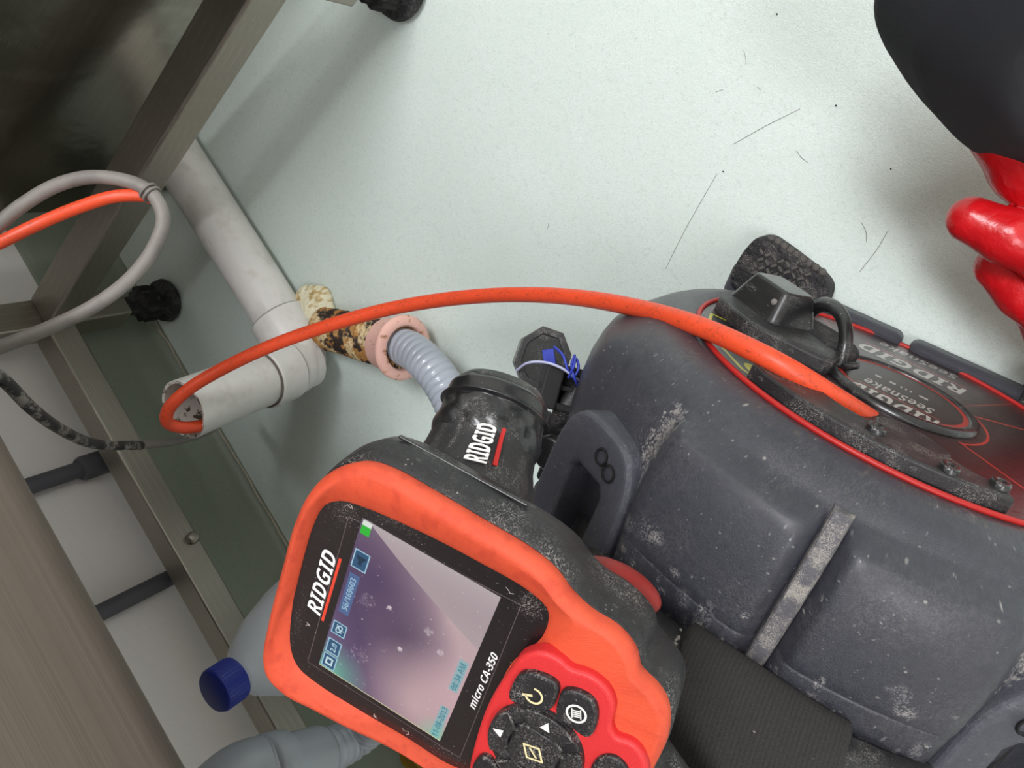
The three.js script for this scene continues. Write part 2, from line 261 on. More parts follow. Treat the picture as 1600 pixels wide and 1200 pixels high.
// ------------------------------------------------------------------ steel bench over the pipes
{
  const t = thing('steel_bench', 'brushed stainless steel bench on square tube legs with a sink bowl below its top', 'bench', V3(0, 0, 0));
  const zA = -0.442, zB = 1.0, xB = 0.062, xF = 0.60, T = 0.038;
  for (const [x, z] of [[xB, zA], [xF, zA], [xB, zB], [xF, zB]]) {
    const leg = mesh('leg', box(x, 0.47, z, T, 0.8, T, 0.003), M.steel, t);
    const knurl = []; for (let k = 0; k < 10; k++) { const a = k / 10 * Math.PI * 2; knurl.push(box(x + Math.cos(a) * 0.02, 0.034, z + Math.sin(a) * 0.02, 0.007, 0.022, 0.007, 0.002)); }
    mesh('foot', mergeGeometries([lathe([[0, 0.001], [0.026, 0.001], [0.029, 0.006], [0.027, 0.014], [0.016, 0.018], [0.016, 0.024], [0.021, 0.026], [0.021, 0.044], [0.012, 0.048], [0.012, 0.076], [0, 0.076]], 24).translate(x, 0, z), ...knurl.map((g) => g.toNonIndexed())].map((g) => g.index ? g.toNonIndexed() : g)), M.rubber, leg);
  }
  mesh('back_rail', box(xB, 0.161, (zA + zB) / 2, 0.036, 0.034, zB - zA - T, 0.003), M.steel, t);
  mesh('end_rail', box((xB + xF) / 2, 0.161, zA, xF - xB - T, 0.035, 0.04, 0.003), M.steel, t);
  mesh('end_rail', box((xB + xF) / 2, 0.161, zB, xF - xB - T, 0.035, 0.038, 0.003), M.steel, t);
  mesh('worktop', box(0.335, 0.885, (zA + zB) / 2 - 0.01, 0.65, 0.035, zB - zA + 0.07, 0.006), M.steelBowl, t);
  // the sink bowl: a pressed box with rounded lower edges
  const bowl = []; const bw = 0.45, bl = 0.92, sec = (w, l, r, y, x, z) => { const o = []; for (const [sx, sz, a0] of [[1, 1, 0], [-1, 1, 1], [-1, -1, 2], [1, -1, 3]]) for (let k = 0; k <= 6; k++) { const a = (a0 + k / 6) * Math.PI / 2; o.push(V3(x + sx * (w / 2 - r) + Math.cos(a) * r, y, z + sz * (l / 2 - r) + Math.sin(a) * r)); } return o.reverse(); };
  for (let k = 0; k <= 6; k++) { const a = k / 6 * Math.PI / 2, c = 0.014; bowl.push(sec(bw - 2 * c * (1 - Math.sin(a)), bl - 2 * c * (1 - Math.sin(a)), 0.03, 0.481 + c * (1 - Math.cos(a)), 0.325, 0.2)); }
  bowl.push(sec(bw, bl, 0.03, 0.868, 0.325, 0.2));
  mesh('sink_bowl', loft(bowl), M.steelBowl, t);
  mesh('bolt', placed(lathe([[0, 0], [0.007, 0], [0.007, 0.006], [0.005, 0.008], [0, 0.008]], 12), V3(0.08, 0.153, -0.13), V3(1, 0, 0)), M.steel, t);
}
{ // neighbouring steel cabinet whose side closes the bench off
  const t = thing('steel_cabinet', 'tall stainless steel cabinet side panel rising behind the bench end rail', 'cabinet', V3(0.4, 0, -0.78));
  mesh('side_panel', box(0, 0.4575, 0.3, 0.535, 0.765, 0.012, 0.003).translate(-0.2675, 0, -0.306).rotateY(-0.12).translate(0.2675, 0, 0.306), M.steelPanel, t);
  mesh('carcass', box(0.02, 0.53, -0.06, 0.48, 0.64, 0.56, 0.006), M.steelPanel, t);
  for (const [x, z] of [[-0.22, -0.26], [0.2, -0.26], [-0.22, 0.22], [0.2, 0.22]]) mesh('leg', lathe([[0, 0], [0.022, 0], [0.024, 0.01], [0.015, 0.02], [0.015, 0.19], [0, 0.19]], 20).translate(x, 0, z), M.steel, t);
}
for (const [a, b, collar, label] of [[[162, 721], [40, 760], true, 'upper grey wall pipe with a coupling collar, behind the bench rail'], [[275, 898], [150, 948], false, 'plain grey wall pipe below the collared one, behind the bench rail']]) {
  const p = onX(a[0], a[1], 0.014); p.y = Math.max(p.y, 0.12);
  const t = thing('wall_pipe', label, 'pipe', p);
  mesh('tube', lathe([[0, 0], [0.0095, 0], [0.0095, 0.74], [0, 0.74]], 20), M.conduit, t);
  if (collar) mesh('coupling', lathe([[0.009, -0.004], [0.0145, -0.004], [0.0145, 0.026], [0.0125, 0.03], [0.0095, 0.03]], 24), M.conduit, t);
  mesh('clip', box(-0.006, 0.3, 0, 0.012, 0.012, 0.03), M.conduit, t);
}

// ------------------------------------------------------------------ white drain pipe, cut open
{
  const t = thing('drain_pipe', 'white plastic drain pipe with elbow, its upright end sawn open', 'pipe', V3(0.262, 0, -0.23));
  const R = 0.0295, base = t.position, corner = V3(0, 0.036, 0);
  const up = V3(0.262, 0.2, -0.218).sub(base).sub(corner).normalize(), L = 0.168;
  const back = V3(-0.028, 0, -1).normalize();
  const tubeWall = (len, r) => lathe([[r - 0.0035, 0], [r, 0], [r, len], [r - 0.0005, len + 0.0006], [r - 0.003, len + 0.0006], [r - 0.0035, len], [r - 0.0035, 0]], 48);
  mesh('floor_pipe', placed(tubeWall(0.72, R), corner.clone().addScaledVector(back, 0.05).setY(0.034), back), M.pvc, t);
  mesh('standpipe', placed(lathe([[R, 0], [R, L], [R - 0.0006, L + 0.0008]], 48), corner.clone(), up), M.pvc, t);
  mesh('pipe_bore', placed(lathe([[R - 0.0006, L + 0.0008], [R - 0.003, L + 0.0006], [R - 0.0035, L], [R - 0.0035, 0.01], [0, 0.01]], 48), corner.clone(), up), M.pvcIn, t);
  const bend = new THREE.QuadraticBezierCurve3(corner.clone().addScaledVector(back, 0.032), corner.clone().add(V3(0, -0.0, 0.006)), corner.clone().addScaledVector(up, 0.038));
  const el = mesh('elbow', sweep(bend, 24, R + 0.0012, { seg: 40 }), M.pvc, t);
  const collar = (d, s0, s1) => placed(lathe([[R, s0], [R + 0.0036, s0 + 0.001], [R + 0.0042, s0 + 0.003], [R + 0.0042, s1 - 0.002], [R + 0.0034, s1], [R + 0.0002, s1]], 48), corner.clone(), d);
  mesh('socket', collar(back, 0.026, 0.062), M.pvc, el); mesh('socket', collar(up, 0.03, 0.068), M.pvc, el);
  mesh('glue_line', placed(new THREE.TorusGeometry(R + 0.0012, 0.0013, 8, 48), corner.clone().addScaledVector(up, 0.0685), up, V3(0, 0, 1)), M.glue, t);
  mesh('glue_line', placed(new THREE.TorusGeometry(R + 0.0008, 0.001, 8, 48), corner.clone().addScaledVector(back, 0.0625), back, V3(0, 0, 1)), M.glue, t);
}
// ------------------------------------------------------------------ stained stub in the floor, with its foam and pink cuff; grey hose; trap
const cuffC = onY(628, 543, 0.05), stubA = onY(505, 512, 0.012), stubDir = cuffC.clone().sub(stubA).normalize();
{
  const t = thing('drain_stub', 'rust-stained corrugated drain stub leaving the floor with a pink cuff', 'pipe', V3(stubA.x, 0, stubA.z));
  const loc = (p) => p.clone().sub(t.position);
  const c = spline([loc(stubA).add(V3(-0.02, -0.012, -0.02)), loc(stubA), loc(stubA.clone().lerp(cuffC, 0.5)), loc(cuffC)]);
  mesh('corrugated_stub', sweep(c, 90, (s, a) => 0.0225 + 0.0022 * Math.sin(s / 0.009 * Math.PI * 2) + 0.001 * Math.sin(a * 3 + s * 60), { seg: 24 }), M.rust, t);
  mesh('pink_cuff', placed(lathe([[0.023, -0.028], [0.027, -0.026], [0.0262, -0.004], [0.031, -0.003], [0.0335, 0.0], [0.0335, 0.003], [0.031, 0.0055], [0.0245, 0.0075], [0.022, 0.004], [0.021, -0.02]], 40), loc(cuffC), stubDir), M.pink, t);
  const fo = mergeVertices((() => { const q = new THREE.IcosahedronGeometry(0.026, 6); q.deleteAttribute('normal'); q.deleteAttribute('uv'); return q; })()), p = fo.attributes.position;
  for (let i = 0; i < p.count; i++) { const v = V3(p.getX(i), p.getY(i), p.getZ(i)), k = 1 + 0.12 * Math.sin(v.x * 130 + 1) * Math.sin(v.z * 150) + 0.08 * Math.sin(v.y * 210 + v.x * 90); v.multiplyScalar(k); p.setXYZ(i, v.x * 1.0, Math.max(-0.007, v.y * 0.9), v.z * 1.05); }
  fo.computeVertexNormals(); const f = onY(494, 484, 0.008); fo.setAttribute('uv', new THREE.Float32BufferAttribute(Array.from({ length: p.count * 2 }, (_, i) => i % 2 ? p.getZ(i >> 1) : p.getX(i >> 1)), 2)); mesh('foam_filler', fo.translate(...loc(f)), M.foam, t); 
}
const trapC = at(374, 1222, 0.60), nutP = at(462, 1192, 0.635);
{
  const pts = [cuffC.clone().addScaledVector(stubDir, -0.03), cuffC.clone().addScaledVector(stubDir, 0.012), onY(676, 578, 0.066), onY(707, 628, 0.078), onY(735, 720, 0.1), onY(735, 850, 0.13), onY(690, 980, 0.17), onY(610, 1095, 0.21), at(558, 1148, 0.69), at(505, 1178, 0.66)];
  const h = mesh('corrugated_hose', sweep(spline(pts), 620, (s) => 0.0172 + 0.0019 * Math.pow(Math.abs(Math.sin(s / 0.0078 * Math.PI)), 0.7), { seg: 24 }), M.hose);
  tag(h, 'pale grey corrugated waste hose running from the pink cuff to the trap', 'hose');
  const t = thing('sink_trap', 'grey plastic trap bend under the sink at the end of the corrugated hose', 'trap', V3(trapC.x, 0, trapC.z));
  const loc = (p) => p.clone().sub(t.position);
  const inDir = nutP.clone().sub(at(505, 1178, 0.66)).normalize();
  mesh('hose_nut', placed(lathe([[0.018, -0.03], [0.0235, -0.028], [0.0245, -0.024], [0.0245, 0.012], [0.029, 0.014], [0.0295, 0.03], [0.024, 0.034], [0, 0.034]], 32), loc(nutP), inDir), M.trap, t);
  mesh('bend', sweep(spline([loc(nutP).addScaledVector(inDir, 0.02), loc(at(418, 1208, 0.615)), loc(trapC), loc(trapC).add(V3(-0.03, 0.05, 0.01)), loc(trapC).add(V3(-0.035, 0.14, 0.012))]), 40, 0.029, { seg: 32 }), M.trap, t);
}
// ------------------------------------------------------------------ bottle and cloth
{
  const p = at(332, 1083, 0.60), H = p.y, t = thing('detergent_bottle', 'white plastic bottle with a dark blue screw cap, standing by the bench rail', 'bottle', V3(p.x, 0, p.z));
  const h0 = H - 0.02;
  mesh('body', lathe([[0, 0.001], [0.05, 0.001], [0.056, 0.007], [0.056, h0 - 0.13], [0.054, h0 - 0.1], [0.047, h0 - 0.066], [0.036, h0 - 0.034], [0.023, h0 - 0.013], [0.0155, h0 - 0.008], [0.0145, h0], [0, h0]], 48), M.bottle, t);
  const ridges = []; for (let k = 0; k < 36; k++) { const a = k / 36 * Math.PI * 2; ridges.push(box(Math.cos(a) * 0.0176, h0 + 0.0085, Math.sin(a) * 0.0176, 0.0016, 0.017, 0.0012, 0.0004)); }
  mesh('screw_cap', mergeGeometries([lathe([[0.0148, h0 - 0.002], [0.0178, h0 - 0.002], [0.018, h0 + 0.0165], [0.0165, h0 + 0.0195], [0, h0 + 0.02]], 40).toNonIndexed(), ...ridges.map((g) => g.toNonIndexed())]), M.cap, t);
}
{
  const c = onY(598, 1190, 0.006), g = new THREE.PlaneGeometry(0.12, 0.1, 40, 32); g.rotateX(-Math.PI / 2); const p = g.attributes.position, ring = [];
  const top = []; for (let j = 0; j <= 24; j++) { const row = []; for (let i = 0; i <= 30; i++) { const x = (i / 30 - 0.5) * 0.12, z = (j / 24 - 0.5) * 0.1; row.push(V3(x + 0.004 * Math.sin(z * 90), 0.012 + 0.006 * Math.sin(x * 80 + z * 50) + 0.004 * Math.sin(z * 140), z)); } top.push(row); }
  const bot = top.map((r) => r.map((v) => v.clone().setY(0.0005)));
  const rings = top.map((r, j) => [...r, ...bot[j].slice().reverse()]);
  const m = mesh('cleaning_cloth', loft(rings, { crease: 0.6 }), M.cloth); m.position.set(c.x, 0, c.z); tag(m, 'crumpled mustard-yellow cloth on the floor below the corrugated hose', 'cloth');
}
// ------------------------------------------------------------------ the push cable and the loose cables
{
  const P = [at(1402, 688, 0.443), at(1376, 667, 0.428), at(1310, 625, 0.402), at(1220, 570, 0.395), at(1100, 513, 0.43), at(980, 478, 0.49), at(880, 463, 0.54), at(780, 461, 0.585), at(680, 470, 0.62), at(590, 487, 0.645), at(500, 513, 0.665), at(420, 542, 0.68), at(350, 575, 0.69), at(295, 608, 0.692), at(263, 640, 0.695), at(262, 660, 0.703), at(285, 668, 0.715), at(318, 664, 0.737), at(342, 656, 0.765), at(362, 650, 0.80)];
  tag(mesh('push_cable', sweep(spline(P), 260, 0.0058, { seg: 18 }), M.orange), 'scuffed orange push cable arching from the reel into the open pipe', 'cable');
  const s = 0.47, Q = [at(350, 650, 0.90), at(327, 673, 0.83), at(280, 688, 0.78), at(220, 696, 0.72), at(150, 694, 0.64), at(90, 668, 0.56), at(45, 634, 0.51), at(0, 590, 0.48), at(-60, 555, 0.46), at(-70, 560, 0.455), at(-40, 555, 0.455), at(0, 542, 0.46), at(80, 511, 0.465), at(150, 476, s), at(205, 434, s), at(240, 388, s), at(255, 345, s), at(246, 314, s), at(226, 294, s), at(190, 281, s), at(140, 277, s), at(90, 289, s), at(40, 317, s), at(0, 349, 0.465), at(-60, 410, 0.46)];
  const curveA = spline(Q.slice(3, 9)), curveB = spline(Q.slice(8)), curveC = spline(Q.slice(0, 4));
  const g = thing('camera_cable', 'thin grey cable with dirty black smears, looping under the bench', 'cable', V3(0, 0, 0));
  mesh('dirty_length', sweep(curveA, 120, 0.0042, { seg: 14 }), M.dirtyCable, g); mesh('clean_length', sweep(curveC, 40, 0.0042, { seg: 14 }), M.greyCable, g); mesh('clean_length', sweep(curveB, 160, 0.0043, { seg: 14 }), M.greyCable, g);
  const c0 = at(231, 298, s), cd = at(246, 314, s).sub(at(226, 294, s)).normalize();
  mesh('cable_clip', placed(mergeGeometries([new THREE.TorusGeometry(0.0054, 0.0009, 8, 24), new THREE.TorusGeometry(0.0054, 0.0009, 8, 24).translate(0, 0, 0.003)]), c0, cd, V3(0, 0, 1)), M.greyCable, g);
  tag(mesh('orange_lead', sweep(spline([at(240, 310, s + 0.006), at(225, 306, s + 0.004), at(180, 307, s), at(120, 325, s), at(60, 350, s), at(0, 379, 0.465), at(-60, 408, 0.455)]), 60, 0.0039, { seg: 14 }), M.orange), 'short bright orange lead clipped into the loop of grey cable', 'cable');
}
// ------------------------------------------------------------------ the cable reel
const RC = V3(0.78989687, 0.145725, 0.08492505), RTH = -0.54, rn = V3(Math.cos(RTH), 0, Math.sin(RTH)), ru = V3(0, 1, 0).cross(rn);
const reel = thing('cable_reel', 'dusty dark grey round cable reel case standing on edge, with handle and red-ringed face', 'cable reel', V3(RC.x, 0, RC.z));
reel.rotation.y = Math.atan2(rn.x, rn.z);
const CY = RC.y;
{
  // shell: radius by depth and angle; two raised panels on top either side of a rib
  const prof = [[0.0, 0.128], [0.0015, 0.136], [-0.002, 0.148], [-0.006, 0.154], [-0.0115, 0.1585], [-0.014, 0.160], [-0.0165, 0.1615], [-0.019, 0.163], [-0.022, 0.1645], [-0.027, 0.1665], [-0.034, 0.1685], [-0.045, 0.1705], [-0.06, 0.171], [-0.075, 0.1705], [-0.0812, 0.170], [-0.0818, 0.1685], [-0.0832, 0.1685], [-0.0838, 0.1695], [-0.1, 0.168], [-0.12, 0.164], [-0.138, 0.156], [-0.15, 0.144], [-0.156, 0.128], [-0.158, 0.1]];
  const N = 240, deg = Math.PI / 180;
  const rings = prof.map(([z, R]) => {
    const ring = []; for (let j = 0; j < N; j++) {
      const th = j / N * Math.PI * 2, a = Math.abs(((th + Math.PI) % (2 * Math.PI)) - Math.PI) / deg;   // 0 at the top
      const panel = smooth(2.1, 3.3, a) * (1 - smooth(26, 32, a)) * smooth(-0.0135, -0.0205, z) * (1 - smooth(-0.118, -0.14, z));
      const flank = smooth(52, 64, a) * (1 - smooth(120, 132, a)) * smooth(-0.004, -0.03, z) * (1 - smooth(-0.11, -0.14, z));
      let r = R + 0.0115 * panel + 0.009 * flank;
      let x = Math.sin(th) * r, y = CY + Math.cos(th) * r; if (y < 0.012) { const k = (0.012 - y); y = 0.012 + k * 0.0; }
      ring.push(V3(x, y, z));
    } return ring; });
  const sg = loft(rings), sp = sg.attributes.position, su = sg.attributes.uv;
  for (let i = 0; i < sp.count; i++) { const a = Math.atan2(sp.getX(i), sp.getY(i) - CY), back = i % (N + 1) === N && i < prof.length * (N + 1); su.setXY(i, 0.5 + (back ? 0 : a) / Math.PI, -sp.getZ(i) / 0.16); }
  const shell = mesh('shell', sg, M.reelShell, reel);
  // rib along the top, continuing past the panels
  const ribPts = prof.slice(4, 23).map(([z, R]) => V3(0, CY + R + 0.0045, z));
  const rib = []; for (const p of ribPts) rib.push([V3(-0.0052, p.y - 0.006, p.z), V3(0.0052, p.y - 0.006, p.z), V3(0.0043, p.y + 0.0015, p.z), V3(0.0035, p.y + 0.0025, p.z), V3(-0.0035, p.y + 0.0025, p.z), V3(-0.0043, p.y + 0.0015, p.z)]);
  mesh('rib', loft(rib.reverse(), { crease: 0.5 }), M.ribDust, reel);
  mesh('red_ring', new THREE.TorusGeometry(0.1262, 0.0016, 10, 160).translate(0, CY, 0.0012), M.redTrim, reel);
}
// printed face
const FS = 1024, fx = (x) => FS / 2 + x / 0.125 * FS / 2, fy = (y) => FS / 2 - y / 0.125 * FS / 2, fl = (d) => d / 0.125 * FS / 2;
function logoText(ctx, text, x0, x1, y, h, skew, fill, stroke) {   // text stretched to the width it has
  ctx.save(); ctx.font = `bold 100px sans-serif`; const w = ctx.measureText(text).width; ctx.translate(x0, y); ctx.transform(1, 0, -skew, 1, 0, 0); ctx.scale((x1 - x0) / w, h / 73); ctx.fillStyle = fill; ctx.fillText(text, 0, 0); if (stroke) { ctx.lineWidth = 6; ctx.strokeStyle = stroke; ctx.strokeText(text, 0, 0); } ctx.restore();
}
const faceTex = canvasTex(FS, FS, (c) => {
  c.fillStyle = '#2a1719'; c.fillRect(0, 0, FS, FS);
  c.strokeStyle = '#b23026'; c.lineWidth = 7; c.lineJoin = 'round';
  c.beginPath(); c.moveTo(fx(-0.125), fy(0.1)); c.lineTo(fx(-0.069), fy(0.057)); c.lineTo(fx(-0.037), fy(0.034)); c.arc(fx(0), fy(0), fl(0.0515), Math.PI + 0.7, Math.PI - 0.6, true); c.lineTo(fx(-0.072), fy(-0.051)); c.lineTo(fx(-0.12), fy(-0.075)); c.stroke();
  c.lineWidth = 5; c.strokeStyle = '#8c2a24'; c.beginPath(); c.moveTo(fx(-0.034), fy(-0.036)); c.lineTo(fx(-0.066), fy(-0.1)); c.moveTo(fx(0.034), fy(-0.036)); c.lineTo(fx(0.066), fy(-0.1)); c.stroke();
  logoText(c, 'RIDGID', fx(-0.039), fx(0.034), fy(-0.0825), fl(0.0185), 0.2, '#b9b5b0'); c.fillStyle = '#a02c26'; c.fillRect(fx(-0.037), fy(-0.0855), fl(0.07), fl(0.0018));
  logoText(c, 'SeeSnake', fx(-0.031), fx(0.024), fy(-0.109), fl(0.0125), 0.15, '#a5a19c');
  // yellow-edged warning sticker
  const poly = [[0.117, 0.019], [0.111, 0.045], [0.094, 0.07], [0.075, 0.0895], [0.062, 0.094], [0.04, 0.06], [0.03, 0.05], [0.06, 0.04], [0.1, 0.018]];
  c.beginPath(); poly.forEach(([x, y], i) => i ? c.lineTo(fx(x), fy(y)) : c.moveTo(fx(x), fy(y))); c.closePath(); c.fillStyle = '#161515'; c.fill(); c.lineWidth = 9; c.strokeStyle = '#b5ae2a'; c.stroke();
  c.strokeStyle = '#c9c8c4'; c.lineWidth = 4; let sd = 5; const r = () => { sd = (sd * 16807) % 2147483647; return sd / 2147483647; };
  for (const [x, y] of [[0.106, 0.03], [0.1, 0.042], [0.09, 0.058], [0.08, 0.062], [0.07, 0.066], [0.084, 0.046], [0.064, 0.056]]) { c.beginPath(); let X = fx(x), Y = fy(y); c.moveTo(X, Y); for (let k = 0; k < 4; k++) { X += (r() - 0.35) * 34; Y += (r() - 0.6) * 26; c.lineTo(X, Y); } c.stroke(); }
  c.fillStyle = '#bdb62c'; c.beginPath(); c.ellipse(fx(0.07), fy(0.082), 34, 20, 0.7, 0, 7); c.fill(); c.fillStyle = '#222'; c.beginPath(); c.arc(fx(0.07), fy(0.082), 8, 0, 7); c.fill(); c.fillRect(fx(0.07) - 16, fy(0.082) + 8, 30, 4);
  for (let k = 0; k < 900; k++) { c.fillStyle = `rgba(200,190,180,${r() * 0.35})`; c.fillRect(r() * FS, r() * FS, 1 + r() * 2, 1 + r() * 2); }
});
const hubTex = canvasTex(512, 512, (c) => {
  const S = 512, hx = (x) => S / 2 + x / 0.042 * S / 2, hy = (y) => S / 2 - y / 0.042 * S / 2;
  c.fillStyle = '#241617'; c.fillRect(0, 0, S, S); c.strokeStyle = '#a83028'; c.lineWidth = 22; c.beginPath(); c.arc(S / 2, S / 2, S / 2 * 0.93, 0, 7); c.stroke();
  logoText(c, 'RIDGID', hx(-0.0265), hx(0.0265), hy(0.0245), 150 * 0.95, 0.2, '#b4b0ab'); c.fillStyle = '#a02c26'; c.fillRect(hx(-0.025), hy(0.0222), 300, 7);
  logoText(c, 'SeeSnake', hx(-0.0215), hx(0.0205), hy(0.0065), 78, 0.15, '#a9a5a0');
  c.fillStyle = '#a9a5a0'; c.font = 'bold 30px sans-serif'; c.fillRect(hx(-0.016), hy(-0.006), 34, 22); c.fillRect(hx(-0.006), hy(-0.006), 7, 24); c.fillRect(hx(-0.003), hy(-0.006), 7, 24); c.fillRect(hx(0), hy(-0.006), 7, 24); c.fillRect(hx(0.004), hy(-0.006), 24, 24); c.beginPath(); c.arc(hx(0.015), hy(-0.008), 13, 0, 7); c.fill();
});
M.face = phy({ map: faceTex, roughness: 0.34, clearcoat: 0.5, clearcoatRoughness: 0.28, bumpMap: again(bumpMid, 0.2), bumpScale: 0.0004 });
M.hubFace = phy({ map: hubTex, roughness: 0.34, clearcoat: 0.4, clearcoatRoughness: 0.25 });
{
  const face = mesh('face_plate', new THREE.CircleGeometry(0.1255, 96).translate(0, CY, 0.0008), M.face, reel);
  const hub = mesh('hub_ring', lathe([[0.0395, 0.0], [0.0395, 0.0028], [0.041, 0.0037], [0.0432, 0.004], [0.0452, 0.0032], [0.0462, 0.001], [0.0462, 0]], 96).rotateX(Math.PI / 2).translate(0, CY, 0.001), M.black2, reel);
  mesh('hub_label', new THREE.CircleGeometry(0.041, 80).translate(0, CY, 0.0034), M.hubFace, hub);
  // cable guard: a raised crescent along the upper rim, with a lip and screws
  const arcPts = (r0, a0, a1, n) => { const o = []; for (let k = 0; k <= n; k++) { const a = a0 + (a1 - a0) * k / n; o.push([Math.sin(a) * r0, Math.cos(a) * r0]); } return o; };
  const cres = [...arcPts(0.1205, 0.6, -0.5, 30), [-0.0545, 0.098], [-0.04, 0.0985], ...arcPts(0.0995, -0.3, 0.25, 14), [0.044, 0.086], [0.056, 0.083]];
  const guard = mesh('cable_guard', extrude(shapeOf(cres), 0.006, 0.0016).translate(0, CY, 0.002), M.black, reel);
  const lip = [...arcPts(0.104, 0.5, -0.42, 24), ...arcPts(0.098, -0.36, 0.52, 24)];
  mesh('lip', extrude(shapeOf(lip), 0.0045, 0.0015).translate(0, CY, 0.002), M.black2, guard);
  for (const [x, y] of [[0.0045, 0.109], [-0.0525, 0.1], [0.058, 0.094], [-0.03, 0.1125]]) mesh('screw', lathe([[0, 0.0014], [0.0016, 0.0014], [0.0018, 0.003], [0.0042, 0.0032], [0.0046, 0.0018], [0.0048, 0]], 20).rotateX(Math.PI / 2).translate(x, CY + y, 0.0095), M.black2, guard);
  // outlet that swallows the push cable
  const oc = [[0.004, 0.074], [-0.006, 0.0675], [-0.02, 0.07], [-0.03, 0.078], [-0.022, 0.088], [0, 0.089]];
  mesh('cable_outlet', extrude(smoothShape(oc, 60), 0.002, 0.0022, { bevelSegments: 5 }).translate(0, CY, 0.002), M.black, reel);
  // block with base plate and hook
  const bp = [[0.119, 0.001], [0.108, 0.016], [0.092, 0.0275], [0.066, 0.0305], [0.043, 0.029], [0.041, 0.014], [0.052, -0.006], [0.066, -0.03], [0.082, -0.046], [0.1, -0.05], [0.113, -0.036]];
  const plate = mesh('block_plate', extrude(smoothShape(bp, 90, 0.3), 0.006, 0.0022).translate(0, CY, 0.002), M.black, reel);
  const sq = (w0, h0, w1, h1, d) => { const mk = (w, h, z, k) => { const o = []; for (const [sx, sy, a0] of [[1, 1, 0], [-1, 1, 1], [-1, -1, 2], [1, -1, 3]]) for (let i = 0; i <= 4; i++) { const a = (a0 + i / 4) * Math.PI / 2; o.push(V3(sx * (w / 2 - k) + Math.cos(a) * k, sy * (h / 2 - k) + Math.sin(a) * k, z)); } return o; }; return loft([mk(w0 + 0.002, h0 + 0.002, 0, 0.006), mk(w0, h0, 0.002, 0.006), mk(w1, h1, d - 0.002, 0.005), mk(w1 - 0.0015, h1 - 0.0015, d - 0.0006, 0.005), mk(w1 - 0.004, h1 - 0.004, d, 0.004)]); };
  mesh('lock_block', sq(0.046, 0.038, 0.036, 0.026, 0.02).rotateZ(-0.62).translate(0.0895, CY - 0.014, 0.0095), M.black2, plate);
  mesh('rivet', new THREE.SphereGeometry(0.0022, 12, 8).translate(0.088, CY + 0.006, 0.021), M.dust, plate);
  const hk = []; for (let k = 0; k <= 20; k++) { const a = Math.PI * (1.02 - 1.04 * k / 20); hk.push(V3(0.0515 - Math.cos(a) * 0.0, CY - 0.032, 0)); hk.pop(); hk.push(V3(0.055 + Math.cos(a) * 0.0175, CY - 0.016 - Math.cos(a) * 0.026, 0.006 + Math.sin(a) * 0.022)); }
  hk.push(V3(0.033, CY + 0.013, 0.006), V3(0.027, CY + 0.014, 0.010)); const hkCurve = spline(hk.map((p) => p));
  mesh('hook', sweep(hkCurve, 60, (s, a, t) => 0.0042 * (1 - 0.55 * smooth(0.85, 1, t)), { seg: 14, squash: 1.2 }), M.black2, reel);
  mesh('hook_pad', extrude(smoothShape([[0.066, -0.04], [0.042, -0.03], [0.032, -0.01], [0.04, 0.004], [0.058, -0.006], [0.07, -0.026]], 60), 0.007, 0.002).translate(0, CY, 0.002), M.rubber, reel);
  // base: skid with gaps, and the treaded rubber foot
  for (const [x0, x1] of [[0.012, 0.148], [-0.15, 0.006]]) mesh('skid', box((x0 + x1) / 2, 0.0135, -0.006, x1 - x0, 0.023, 0.028, 0.006), M.shell, reel);
  mesh('skid', box(0, 0.016, -0.12, 0.29, 0.03, 0.05, 0.007), M.shell, reel);
  for (const s of [1, -1]) {
    const fsh = [[0.14, -0.006], [0.142, 0.008], [0.139, 0.024], [0.136, 0.03], [0.130, 0.0325], [0.122, 0.0315], [0.1, 0.0265], [0.082, 0.0215], [0.076, 0.017], [0.074, 0.006], [0.077, -0.006]].map(([x, z]) => [x * s, z]);
    const foot = mesh('rubber_foot', extrude(smoothShape(fsh, 120, 0.02), 0.022, 0.003).rotateX(Math.PI / 2).translate(0, 0.0285, 0), M.rubber, reel);
    const tr = []; for (let i = 0; i < 8; i++) for (let j = 0; j < 4; j++) { const x = 0.09 + i * 0.0055 + (j % 2) * 0.002, z = 0.006 + j * 0.0055 + i * 0.0002; tr.push(new RoundedBoxGeometry(0.005, 0.0024, 0.0022, 2, 0.0008).rotateY((i + j) % 2 ? 0.7 : -0.7).translate(x * s, 0.0318, z)); }
    for (let i = 0; i < 9; i++) tr.push(new THREE.SphereGeometry(0.0032, 10, 8).translate((0.084 + i * 0.0056) * s, 0.0275, 0.0275 + Math.min(i, 7) * 0.001));
    mesh('tread', mergeGeometries(tr.map((g) => g.index ? g.toNonIndexed() : g)), M.tread, foot);
  }
  // handle lugs: hollow arches rising at both upper corners
  for (const s of [1, -1]) {
    const a = 0.78, lugShape = smoothShape([[-0.03, -0.052], [-0.033, -0.01], [-0.029, 0.026], [-0.02, 0.038], [0, 0.041], [0.02, 0.038], [0.028, 0.026], [0.031, -0.01], [0.03, -0.052]], 100, 0.2);
    const hole = new THREE.Path([[-0.0185, -0.049], [0.0185, -0.049], [0.0185, 0.01], [0.013, 0.018], [-0.013, 0.018], [-0.0185, 0.01]].map(([x, y]) => new THREE.Vector2(x, y))); lugShape.holes.push(hole);
    const g = extrude(lugShape, 0.05, 0.004, { bevelSegments: 4 });
    // shape x -> across, y -> towards the front (z), extrusion -> outward
    g.applyMatrix4(new THREE.Matrix4().makeBasis(V3(-1, 0, 0), V3(0, 0, 1), V3(0, 1, 0)));
    const idx = g.index; g.translate(0, -0.03, 0);
    g.rotateZ(-s * 0.52); g.translate(s * 0.106, CY + 0.119, -0.09);
    const lug = mesh('handle_lug', g, M.shell, reel);
